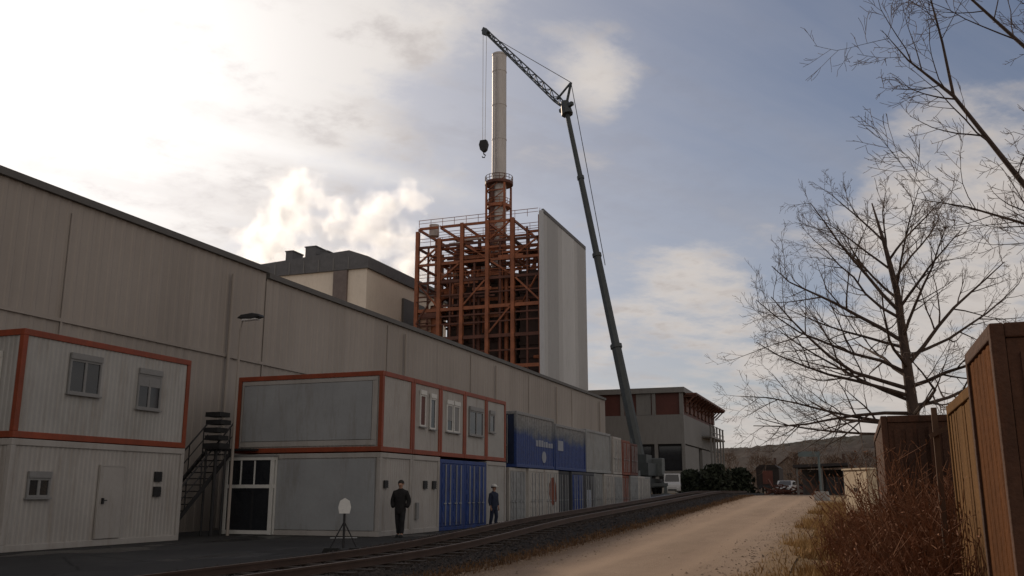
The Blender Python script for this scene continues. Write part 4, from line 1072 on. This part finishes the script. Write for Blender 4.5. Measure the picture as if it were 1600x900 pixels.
for k in range(21):
    z = 2.9 + 5.0 * (k / 20) ** 1.05
    az = (k * 137.5 + rl.uniform(-20, 20)) % 360
    fr = (z - 2.9) / 5.0
    el = 8 + 50 * fr + rl.uniform(-8, 8)
    ln = 4.5 - 2.4 * fr + rl.uniform(-.4, .5)
    limbs.append((z, az, el, ln * .92, .062 - .032 * fr))
limbs += [(3.1, 176, 14, 4.3, .05), (3.7, 168, 26, 4.2, .05), (4.4, 186, 30, 4.2, .05), (2.9, 192, 2, 3.9, .045), (4.0, 178, 22, 4.2, .06), (3.4, 185, 6, 4.0, .055), (5.2, 170, 38, 3.9, .06), (4.6, 5, 35, 3.9, .06), (6.0, 190, 48, 3.6, .05)]
bare_tree('whole bare tree with spreading limbs rising behind the dark rusty container', (1.45, 25, 0),
          [(0, 0, -.1), (.03, 0, 1.5), (.02, .0, 3.4), (-.05, 0, 5.2), (-.1, .1, 6.6), (-.3, .1, 7.9), (-.5, .2, 9.0)], [.21, .175, .145, .115, .085, .05, .018], limbs, 5, 'bare trees by the road')
# second tree: trunk off to the right, its crown reaches into the frame
limbs2 = [(4.4, 205, 45, 2.6, .05), (6.4, 150, 62, 2.6, .045), (5.0, 20, 40, 3.4, .07), (4.2, 330, 30, 3.5, .07), (5.8, 70, 50, 3.2, .06), (4.8, 290, 40, 3.4, .07)]
paths2 = [([(-.1, 0, 2.9), (-1.0, 0, 4.4), (-1.87, 0, 5.72), (-2.63, 0, 7.18), (-3.18, .1, 7.89), (-3.5, .2, 8.5)], [0.0576, 0.049, 0.0403, 0.0277, 0.0138, 0.0034]),
          ([(-2.63, 0, 7.18), (-2.70, 0, 8.05), (-2.79, .1, 8.9), (-2.95, .1, 9.8)], [0.0242, 0.0184, 0.0115, 0.0034]),
          ([(-.3, 0, 5.2), (-1.15, 0, 7.1), (-1.75, 0, 7.95), (-2.3, 0, 8.75), (-2.6, .1, 9.7)], [0.0432, 0.0346, 0.0259, 0.0173, 0.0046]),
          ([(-.2, 0, 4.0), (-1.2, 0, 4.75), (-1.95, .1, 5.2), (-2.6, .1, 5.5), (-3.2, .1, 5.68)], [0.0346, 0.0277, 0.0207, 0.0126, 0.0034])]
bare_tree('bare tree at the right edge, only its dark branches reaching into the sky', (4.4, 14, 0),
          [(0, 0, -.1), (-.05, 0, 2), (-.12, 0, 4), (-.3, 0, 5.6), (-.5, 0, 7.2), (-.75, 0, 9)], [.26, .22, .17, .12, .08, .03], limbs2, 9, 'bare trees by the road', paths=paths2)

# ------------------------------------------------------------------ dry grass and weeds
def grass(name, label, fn, n, h0, h1, mat, seed):
    rnd = random.Random(seed); m = MB()
    k = 0
    while k < n:
        p_ = fn(rnd)
        if p_ is None: continue
        x, y = p_; z = gz(x, y) - .03; h = rnd.uniform(h0, h1) * (.5 + rnd.random())
        a = rnd.random() * 6.283; w_ = rnd.uniform(.006, .014) * (1 + y * .03); lx, ly = rnd.gauss(0, .35) * h, rnd.gauss(0, .35) * h
        i = len(m.v)
        m.v += [(x - w_ * math.cos(a), y - w_ * math.sin(a), z), (x + w_ * math.cos(a), y + w_ * math.sin(a), z), (x + lx, y + ly, z + h)]
        m.f.append((i, i + 1, i + 2)); m.m.append(0); k += 1
    o = m.build(name, mat); tag(o, label, 'grass', kind='stuff'); return o
def f1(r):
    y = 7 + 45 * r.random() ** 1.6; x = -2.0 + 3.0 * r.random()
    edge = -1.15 + .5 * math.sin(y * .7) + .3 * math.sin(y * 1.9)
    if y > 28: edge -= .3
    if x < edge and r.random() < .93: return None
    if .35 < x and 14.7 < y < 21: return None
    return x, y
grass('dry_grass', 'yellow-brown dry grass along the right road edge', f1, 42000, .07, .24, 'grass', 2)
M['grass_brown'] = make_mat('brown_verge_grass', (.12, .065, .03), .95, var=.4, scale=1.5)
def f2(r):
    y = 9 + 60 * r.random() ** 1.5; x = -7.25 + r.gauss(0, .3)
    if x > -6.75 or x < -7.95: return None
    return x, y
grass('verge_grass', 'brown dead grass on the strip between track and road', f2, 12000, .04, .14, 'grass_brown', 3)

def weed(label, loc, n, h, spread, seed, curve=.25):
    rnd = random.Random(seed)
    t = thing('dry_weed', label, 'dry weeds', loc, 0, 'dead weed clumps by the rusty boxes')
    m = MB()
    for k in range(n):
        a = rnd.random() * 6.283; r_ = spread * rnd.random() ** .7
        p_ = Vector((r_ * math.cos(a), r_ * math.sin(a), -.05)); hh = h * rnd.uniform(.45, 1.05)
        d_ = Vector((rnd.gauss(0, curve), rnd.gauss(0, curve), 1)).normalized()
        pts = [p_]
        for q in range(4):
            d_ = (d_ + Vector((rnd.gauss(0, .12), rnd.gauss(0, .12), 0))).normalized(); pts.append(pts[-1] + d_ * hh / 4)
        w_ = rnd.uniform(.006, .011)
        m.path(pts, [w_, w_, w_ * .8, w_ * .6, w_ * .3], 3)
        for q in range(rnd.randint(3, 7)):
            i = rnd.randint(1, 3); s0 = pts[i].lerp(pts[i + 1], rnd.random())
            e = s0 + Vector((rnd.gauss(0, .12), rnd.gauss(0, .12), rnd.uniform(.05, .25)))
            m.tube(s0, e, w_ * .6, w_ * .25, 3, cap=False)
            # withered leaf or seed head at the end
            c_ = Vector((rnd.gauss(0, .02), rnd.gauss(0, .02), rnd.uniform(.0, .035)))
            m.quad([e, e + c_ + Vector((.007, .0, .006)), e + c_ * 2, e + c_ - Vector((.007, 0, .006))])
    m.build('stalks', 'stalk', t)
ws = [('tall reddish weed clump against the front of the dark rusty container', (.55, 14.3, 0), 190, 2.15, .42),
      ('weed clump at the left corner of the dark rusty container', (.02, 13.6, 0), 120, 1.35, .42),
      ('bushy weed clump in front of the tan crate', (.72, 9.6, 0), 130, 1.5, .3),
      ('thick weed clump between dark container and tan crate', (.85, 12.4, 0), 200, 2.0, .45),
      ('low weed clump closest to the camera at the grass edge', (.3, 10.2, 0), 90, .75, .42),
      ('weed clump by the near brown container foot', (.5, 8.1, 0), 90, .8, .35),
      ('dense weed clump halfway along the grass strip', (.2, 11.8, 0), 110, 1.0, .42),
      ('rusty-brown weed clump below the cream box', (-.25, 21.5, 0), 100, 1.05, .6),
      ('farther weed clump right of the cream box', (-.0, 27, 0), 90, 1.1, .6)]
for k, (lab, loc, n, h, sp) in enumerate(ws): weed(lab, (loc[0], loc[1], gz(loc[0], loc[1])), n, h, sp, 50 + k)

# ------------------------------------------------------------------ people
def skin_mesh(name, chains, parent, mat, levels=2, loc=(0, 0, 0)):
    """chains: list of [(x,y,z,rx,ry)...]; a point given as ('j', index) joins an earlier vertex"""
    V = []; E = []; RR = []
    for ch_ in chains:
        prev = None
        for q in ch_:
            if q[0] == 'j': prev = q[1]; continue
            V.append(q[:3]); RR.append((q[3], q[4] if len(q) > 4 else q[3])); i = len(V) - 1
            if prev is not None: E.append((prev, i))
            prev = i
    me = bpy.data.meshes.new(name); me.from_pydata(V, E, [])
    o = bpy.data.objects.new(name, me); COL.objects.link(o)
    bm = bmesh.new(); bm.from_mesh(me); lay = bm.verts.layers.skin.verify()
    for i, v_ in enumerate(bm.verts): v_[lay].radius = RR[i]; v_[lay].use_root = (i == 0)
    bm.to_mesh(me); bm.free()
    o.modifiers.new('Skin', 'SKIN').use_smooth_shade = True
    ms = o.modifiers.new('Sub', 'SUBSURF'); ms.levels = levels; ms.render_levels = levels
    dg = bpy.context.evaluated_depsgraph_get(); dg.update()
    me2 = bpy.data.meshes.new_from_object(o.evaluated_get(dg)); me2.name = name
    bpy.data.objects.remove(o)
    o2 = bpy.data.objects.new(name, me2); COL.objects.link(o2); me2.materials.clear(); me2.materials.append(M[mat])
    me2.polygons.foreach_set('use_smooth', [True] * len(me2.polygons))
    o2.parent = parent; o2.location = loc
    return o2
def ell(mb, c_, r_, n=14, mrings=9, zmin=-1, zmax=1):
    prof = [(zmin + (zmax - zmin) * k / mrings) for k in range(mrings + 1)]
    i = len(mb.v)
    for z in prof:
        rr = max(.02, (1 - z * z)) ** .5
        for k in range(n):
            a = 2 * math.pi * k / n; mb.v.append((c_[0] + r_[0] * rr * math.cos(a), c_[1] + r_[1] * rr * math.sin(a), c_[2] + r_[2] * z))
    for j in range(mrings):
        for k in range(n): mb.f.append((i + j * n + k, i + j * n + (k + 1) % n, i + (j + 1) * n + (k + 1) % n, i + (j + 1) * n + k)); mb.m.append(0)
    mb.f.append(tuple(i + k for k in reversed(range(n)))); mb.m.append(0)
    mb.f.append(tuple(i + mrings * n + k for k in range(n))); mb.m.append(0)
def person(label, loc, rz, s, coat, trous, helmet, pockets, stride=.0):
    """local -y is the front"""
    t = thing('person', label, 'person', loc, rz); t.scale = (s, s, s)
    hx = .095
    arms = []
    ch_ = [[(0, 0, .92, .15, .11), (0, 0, 1.08, .14, .1), (0, .0, 1.25, .155, .11), (0, .01, 1.42, .13, .1), (0, .0, 1.50, .06, .06), (0, -.015, 1.58, .055, .058), (0, -.02, 1.66, .085, .1), (0, -.02, 1.73, .08, .095)]]
    for sd in (-1, 1):
        fwd = stride * sd
        ch_.append([('j', 0), (sd * hx, 0, .86, .095), (sd * hx * 1.0, -fwd * .5 - .02, .49, .062), (sd * hx * .9, -fwd * .55 + .03, .28, .058), (sd * hx * .9, -fwd + .02, .085, .042), (sd * hx, -fwd - .10, .04, .045, .03), (sd * hx * 1.1, -fwd - .17, .035, .035, .025)])
        if pockets: ch_.append([('j', 3), (sd * .19, .01, 1.40, .065), (sd * .265, .04, 1.15, .05), (sd * .25, .01, 1.05, .035)])
        else: ch_.append([('j', 3), (sd * .19, .01, 1.41, .068), (sd * .245, .03, 1.13, .05), (sd * .255, -.04, .9, .034), (sd * .25, -.055, .84, .032, .02), (sd * .25, -.06, .79, .034, .018)])
    body = skin_mesh('body', ch_, t, 'skin')
    # hands: five fingers each
    if not pockets:
        for sd in (-1, 1):
            fs = []
            for k, (dy, ln) in enumerate(((-.03, .07), (-.01, .08), (.01, .075), (.028, .06))):
                x = sd * .25; y = -.06 + dy
                fs.append([(x, y, .80, .009), (x, y - .004, .80 - ln * .5, .0085), (x - sd * .014, y - .01, .80 - ln, .008), (x - sd * .028, y - .012, .785 - ln, .007)])
            fs.append([(sd * .245, -.085, .83, .011), (sd * .235, -.115, .80, .010), (sd * .225, -.122, .765, .008)])
            for q in fs: q[0] = q[0]
            for q in fs: skin_mesh('finger', [q], body, 'skin', 1)
    # face: nose, eyes, mouth, ears
    m = MB(); m.prism([(-.115, 1.655), (-.14, 1.65), (-.112, 1.7)], 'x', -.014, .014)
    for sd in (-1, 1): ell(m, (sd * .088, -.01, 1.675), (.012, .022, .034), 8, 5)
    m.build('nose_and_ears', 'skin', body)
    m = MB()
    for sd in (-1, 1): ell(m, (sd * .033, -.113, 1.695), (.013, .008, .008), 8, 4)
    m.box(-.025, .025, -.113, -.108, 1.612, 1.619); m.build('eyes_and_mouth', 'hair', body)
    # coat follows the body, a little thicker
    cc = [[(0, 0, .68 if pockets else .82, .19, .155), (0, 0, .84 if pockets else .9, .2, .155), (0, 0, 1.0, .2, .15), (0, 0, 1.2, .195, .145), (0, .01, 1.40, .165, .13), (0, .005, 1.51, .095, .095), (0, 0, 1.56, .08, .08)]]
    for sd in (-1, 1):
        if pockets: cc.append([('j', 4), (sd * .19, .01, 1.40, .10), (sd * .275, .04, 1.15, .088), (sd * .265, .0, 1.02, .08), (sd * .21, -.07, .93, .075)])
        else: cc.append([('j', 4), (sd * .19, .01, 1.41, .09), (sd * .25, .03, 1.13, .07), (sd * .258, -.035, .91, .052)])
    skin_mesh('coat', cc, t, coat)
    tt = [[(0, 0, .96, .185, .145), (0, 0, .85, .185, .145)]]
    for sd in (-1, 1):
        fwd = stride * sd
        tt.append([('j', 1), (sd * hx, 0, .80, .11), (sd * hx, -fwd * .5 - .02, .49, .082), (sd * hx * .9, -fwd * .55 + .03, .28, .075), (sd * hx * .9, -fwd + .02, .09, .065)])
    skin_mesh('trousers', tt, t, trous)
    for sd in (-1, 1):
        fwd = stride * sd
        m = MB(); ell(m, (sd * hx, -fwd - .06, .02), (.05, .145, .075), 12, 6, -.25, 1); m.build('shoe', 'black', t, smooth=True)
    m = MB(); ell(m, (0, .022, 1.715), (.1, .112, .105), 16, 8, -.35, 1); m.build('hair', 'hair', t, smooth=True)
    if helmet:
        m = MB(); ell(m, (0, -.015, 1.74), (.125, .15, .115), 18, 7, 0, 1); m.prism([(-.10, -.13), (.10, -.13), (.07, -.215), (-.07, -.215)], 'z', 1.735, 1.75); m.build('helmet', 'helmet', t, smooth=False)
    return t
person('person in a bulky black coat, hands in pockets, in front of the white cabin end', (-14.55, 28.6, 0), R(10), 1.04, 'coat', 'trousers', False, True, .10)
person('person in navy work clothes and pale helmet in front of the blue doors', (-14.55, 37.3, 0), R(70), .98, 'work_blue', 'work_blue', True, False, .12)

# ------------------------------------------------------------------ steam
def steam():
    t_loc = Vector((-103.5, 170, 60.2))
    m = MB(); m.box(-24, 24, -7, 7, -18, 12)
    o = m.build('steam_plume', 'black'); o.location = t_loc; o.rotation_euler = (0, 0, R(20))
    tag(o, 'white steam plume drifting up behind the beige block', 'steam', kind='stuff')
    mat = bpy.data.materials.new('steam'); t = nt(mat); o.data.materials[0] = mat
    out = N(t, 'ShaderNodeOutputMaterial'); v = N(t, 'ShaderNodeVolumePrincipled'); v.inputs['Color'].default_value = (.93, .965, 1, 1); v.inputs['Anisotropy'].default_value = .62
    t.links.new(v.outputs[0], out.inputs['Volume'])
    tc = N(t, 'ShaderNodeTexCoord')
    nz = N(t, 'ShaderNodeTexNoise', i_Scale=.2, i_Detail=8., i_Roughness=.66); t.links.new(tc.outputs['Object'], nz.inputs['Vector'])
    wn = N(t, 'ShaderNodeTexNoise', i_Scale=.22, i_Detail=4., i_Roughness=.55); t.links.new(tc.outputs['Object'], wn.inputs['Vector'])
    wa = N(t, 'ShaderNodeVectorMath', operation='SUBTRACT'); t.links.new(wn.outputs['Color'], wa.inputs[0]); wa.inputs[1].default_value = (.5, .5, .5)
    wb = N(t, 'ShaderNodeVectorMath', operation='SCALE'); t.links.new(wa.outputs[0], wb.inputs[0]); wb.inputs['Scale'].default_value = 9.
    wc = N(t, 'ShaderNodeVectorMath', operation='ADD'); t.links.new(tc.outputs['Object'], wc.inputs[0]); t.links.new(wb.outputs[0], wc.inputs[1])
    acc = None
    for (px, py, pr, y) in ((465, 298, 40, 0), (455, 345, 44, 1), (428, 388, 48, 0), (505, 318, 26, -1), (528, 332, 30, 0), (560, 352, 28, 1), (592, 326, 36, 0), (622, 306, 30, -1), (648, 312, 22, 0), (588, 378, 36, 0), (628, 372, 26, 1), (480, 420, 46, 0), (560, 425, 44, 0), (640, 420, 40, 0)):
        x, z, r_ = (px - 530) * .155, (345 - py) * .145, pr * .175
        d_ = N(t, 'ShaderNodeVectorMath', operation='DISTANCE'); t.links.new(wc.outputs[0], d_.inputs[0]); d_.inputs[1].default_value = (x, y, z)
        g = math_(t, 'SUBTRACT', 1., math_(t, 'DIVIDE', d_.outputs['Value'], r_))
        acc = g if acc is None else math_(t, 'MAXIMUM', acc, g)
    f = math_(t, 'ADD', acc, math_(t, 'MULTIPLY', math_(t, 'SUBTRACT', nz.outputs[0], .54), 2.4))
    f = math_(t, 'MULTIPLY', math_(t, 'MULTIPLY', math_(t, 'MULTIPLY', f, 1.1, True), math_(t, 'MULTIPLY', f, 1.0, True)), .62)
    t.links.new(f, v.inputs['Density'])
try:
    steam()
except Exception as e:
    print('steam note', e)

# ------------------------------------------------------------------ camera
F_, HZ = 1430., 768.
pitch = math.atan((HZ - 450) / F_); head = R(20.2)
cam = bpy.data.cameras.new('camera'); co = bpy.data.objects.new('camera', cam); COL.objects.link(co); SC.camera = co
cam.sensor_width = 36; cam.lens = F_ / 1600 * 36; cam.clip_end = 6000; cam.clip_start = .1
co.location = (0, 0, 1.5); co.rotation_euler = (math.pi / 2 + pitch, 0, head)
def pdir(u, v):
    x = u - 800; b = 450 - v; cp, sp, chh, sh = math.cos(pitch), math.sin(pitch), math.cos(head), math.sin(head)
    Y = F_ * cp - b * sp; Z = F_ * sp + b * cp
    return Vector((x * chh - Y * sh, x * sh + Y * chh, Z)).normalized()

# ------------------------------------------------------------------ light and sky
S = Vector((-1.64, 1.45, 1.0)).normalized()
elev = math.asin(S.z); az = math.atan2(S.x, S.y)   # azimuth from +Y, negative to the left
su = bpy.data.lights.new('sun', 'SUN'); so = bpy.data.objects.new('sun', su); COL.objects.link(so)
su.energy = 2.8; su.angle = R(1.2); su.color = (1, .80, .60); so.location = (0, 0, 60)
so.rotation_euler = (-S).to_track_quat('-Z', 'Y').to_euler()

w = bpy.data.worlds.new('World'); SC.world = w; w.use_nodes = True
t = w.node_tree; t.nodes.clear()
out = N(t, 'ShaderNodeOutputWorld'); bg = N(t, 'ShaderNodeBackground', i_Strength=.1); t.links.new(bg.outputs[0], out.inputs[0])
sky = N(t, 'ShaderNodeTexSky', sky_type='NISHITA', sun_disc=False); sky.sun_elevation = elev; sky.sun_rotation = az; sky.air_density = 1.; sky.dust_density = 1.2; sky.ozone_density = 1.5
tc = N(t, 'ShaderNodeTexCoord'); D = tc.outputs['Generated']
SKYK, FILLK = .62, 7.2
sp = N(t, 'ShaderNodeSeparateXYZ'); t.links.new(D, sp.inputs[0])
zc = math_(t, 'ADD', math_(t, 'MAXIMUM', sp.outputs[2], 0.), .16)
cx = N(t, 'ShaderNodeCombineXYZ'); t.links.new(math_(t, 'DIVIDE', sp.outputs[0], zc), cx.inputs[0]); t.links.new(math_(t, 'DIVIDE', sp.outputs[1], zc), cx.inputs[1])
def dotn(v):
    n = N(t, 'ShaderNodeVectorMath', operation='DOT_PRODUCT'); t.links.new(D, n.inputs[0]); n.inputs[1].default_value = v; return n.outputs['Value']
def lobe(v, deg):
    """1 at direction v falling off over deg degrees"""
    k = 2. / (R(deg) ** 2)
    return math_(t, 'EXPONENT', math_(t, 'MULTIPLY', math_(t, 'SUBTRACT', dotn(v), 1.), k))
def add(*a):
    r_ = a[0]
    for x in a[1:]: r_ = math_(t, 'ADD', r_, x)
    return r_
def mul(a, b): return math_(t, 'MULTIPLY', a, b)
n1 = N(t, 'ShaderNodeTexNoise', i_Scale=2.1, i_Detail=9., i_Roughness=.56); t.links.new(cx.outputs[0], n1.inputs['Vector'])
n1.inputs['Distortion'].default_value = .35
n2 = N(t, 'ShaderNodeTexNoise', i_Scale=6.5, i_Detail=8., i_Roughness=.62); t.links.new(cx.outputs[0], n2.inputs['Vector'])
PA, PB = pdir(200, 175), pdir(660, 288)
ang = math.atan2(PB.y / (PB.z + .16) - PA.y / (PA.z + .16), PB.x / (PB.z + .16) - PA.x / (PA.z + .16))
mps = N(t, 'ShaderNodeMapping', vector_type='TEXTURE'); mps.inputs['Rotation'].default_value = (0, 0, ang); mps.inputs['Scale'].default_value = (2.6, .42, 1); t.links.new(cx.outputs[0], mps.inputs[0])
n4 = N(t, 'ShaderNodeTexNoise', i_Scale=1.6, i_Detail=8., i_Roughness=.6); t.links.new(mps.outputs[0], n4.inputs['Vector'])
nb = add(mul(n1.outputs[0], .42), mul(n2.outputs[0], .3), mul(n4.outputs[0], .28))
back = Vector((-S.x, -S.y, .35)).normalized()      # warm cloud lobe added behind the view to lift the shaded walls
bias = add(mul(lobe(S, 12), .2), mul(lobe(pdir(965, 140), 3.0), .16), mul(lobe(pdir(915, 120), 2.0), .06), mul(lobe(pdir(640, 10), 5), .10), mul(lobe(pdir(1480, 340), 8), .10), mul(lobe(pdir(1440, 190), 4.5), .10), mul(lobe(pdir(1330, 620), 11), .10), mul(lobe(pdir(490, 100), 4), .13), mul(lobe(pdir(0, 260), 8), .16),
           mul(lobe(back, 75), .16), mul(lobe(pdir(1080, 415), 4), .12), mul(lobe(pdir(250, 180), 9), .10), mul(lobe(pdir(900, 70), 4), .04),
           mul(lobe(pdir(1230, 90), 10), -.18), mul(lobe(pdir(1130, 220), 8), -.12), mul(lobe(pdir(1560, 60), 5), -.04), mul(lobe(pdir(700, 180), 7), -.08))
den = N(t, 'ShaderNodeMapRange', interpolation_type='SMOOTHSTEP'); den.inputs['From Min'].default_value = .49; den.inputs['From Max'].default_value = .66
t.links.new(add(nb, bias), den.inputs['Value'])
sunf = lobe(S, 12); sunw = lobe(S, 34); rear_fill = lobe(back, 80)
# veil of thin high cloud
n3 = N(t, 'ShaderNodeTexNoise', i_Scale=.8, i_Detail=6., i_Roughness=.55); t.links.new(cx.outputs[0], n3.inputs['Vector'])
low = math_(t, 'SUBTRACT', 1., math_(t, 'MULTIPLY', math_(t, 'MAXIMUM', sp.outputs[2], 0.), 2.6, True))
veil_f = math_(t, 'ADD', mul(sunw, .75), add(mul(math_(t, 'SUBTRACT', n3.outputs[0], .38), .4), mul(math_(t, 'SUBTRACT', n4.outputs[0], .42), .5), mul(low, .45)), True)
# contrail-like streak
A_, B_ = pdir(200, 175), pdir(660, 288); nrm = A_.cross(B_).normalized(); mid = (A_ + B_).normalized()
dd = dotn(nrm); st = mul(math_(t, 'EXPONENT', mul(mul(dd, dd), -1. / (2 * .008 ** 2))), lobe(mid, 10))
st = mul(st, math_(t, 'MULTIPLY', n2.outputs[0], 1.3, True))
skyc = mixc(t, 1., sky.outputs[0], (SKYK * .88, SKYK * .9, SKYK * 1.0), 'MULTIPLY')
veilc = mixc(t, sunw, (4.7, 4.55, 4.7), (6.0, 5.9, 6.1))
c1 = mixc(t, veil_f, skyc, veilc)
cloudc = mixc(t, sunw, (5.2, 4.75, 4.45), (8.6, 8.2, 7.9))
cloudc = mixc(t, rear_fill, cloudc, (FILLK * 1.08, FILLK * .97, FILLK * .86))
# thick cores of the clouds are greyer
core = N(t, 'ShaderNodeMapRange', interpolation_type='SMOOTHSTEP'); core.inputs['From Min'].default_value = .5; core.inputs['From Max'].default_value = .72; t.links.new(n2.outputs[0], core.inputs['Value'])
cloudc = mixc(t, mul(core.outputs[0], .55), cloudc, mixc(t, 1., cloudc, (.66, .64, .65), 'MULTIPLY'))
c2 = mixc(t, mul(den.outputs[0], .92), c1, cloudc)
pt = N(t, 'ShaderNodeMapRange', interpolation_type='SMOOTHSTEP'); pt.inputs['From Min'].default_value = .47; pt.inputs['From Max'].default_value = .60
t.links.new(add(mul(n4.outputs[0], .65), mul(n2.outputs[0], .35)), pt.inputs['Value'])
c2 = mixc(t, mul(pt.outputs[0], mul(add(sunw, .25), .8)), c2, mixc(t, 1., c2, (.86, .85, .855), 'MULTIPLY'))
c3 = mixc(t, mul(st, .6), c2, (10.2, 9.9, 9.6))
glow = N(t, 'ShaderNodeMix', data_type='RGBA', blend_type='ADD'); glow.inputs[0].default_value = 1.
t.links.new(c3, glow.inputs[6])
gm = N(t, 'ShaderNodeVectorMath', operation='SCALE'); gm.inputs[0].default_value = (4.8, 4.7, 4.65); t.links.new(sunf, gm.inputs['Scale'])
t.links.new(gm.outputs[0], glow.inputs[7])
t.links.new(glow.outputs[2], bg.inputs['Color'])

# ------------------------------------------------------------------ render settings
SC.render.engine = 'CYCLES'
SC.view_settings.view_transform = 'Standard'; SC.view_settings.look = 'None'; SC.view_settings.gamma = 1; SC.view_settings.exposure = 0
SC.view_settings.use_curve_mapping = False
SC.cycles.max_bounces = 12; SC.cycles.diffuse_bounces = 4; SC.cycles.glossy_bounces = 3; SC.cycles.transmission_bounces = 2; SC.cycles.volume_bounces = 12; SC.cycles.volume_step_rate = 2.; SC.cycles.use_denoising = True
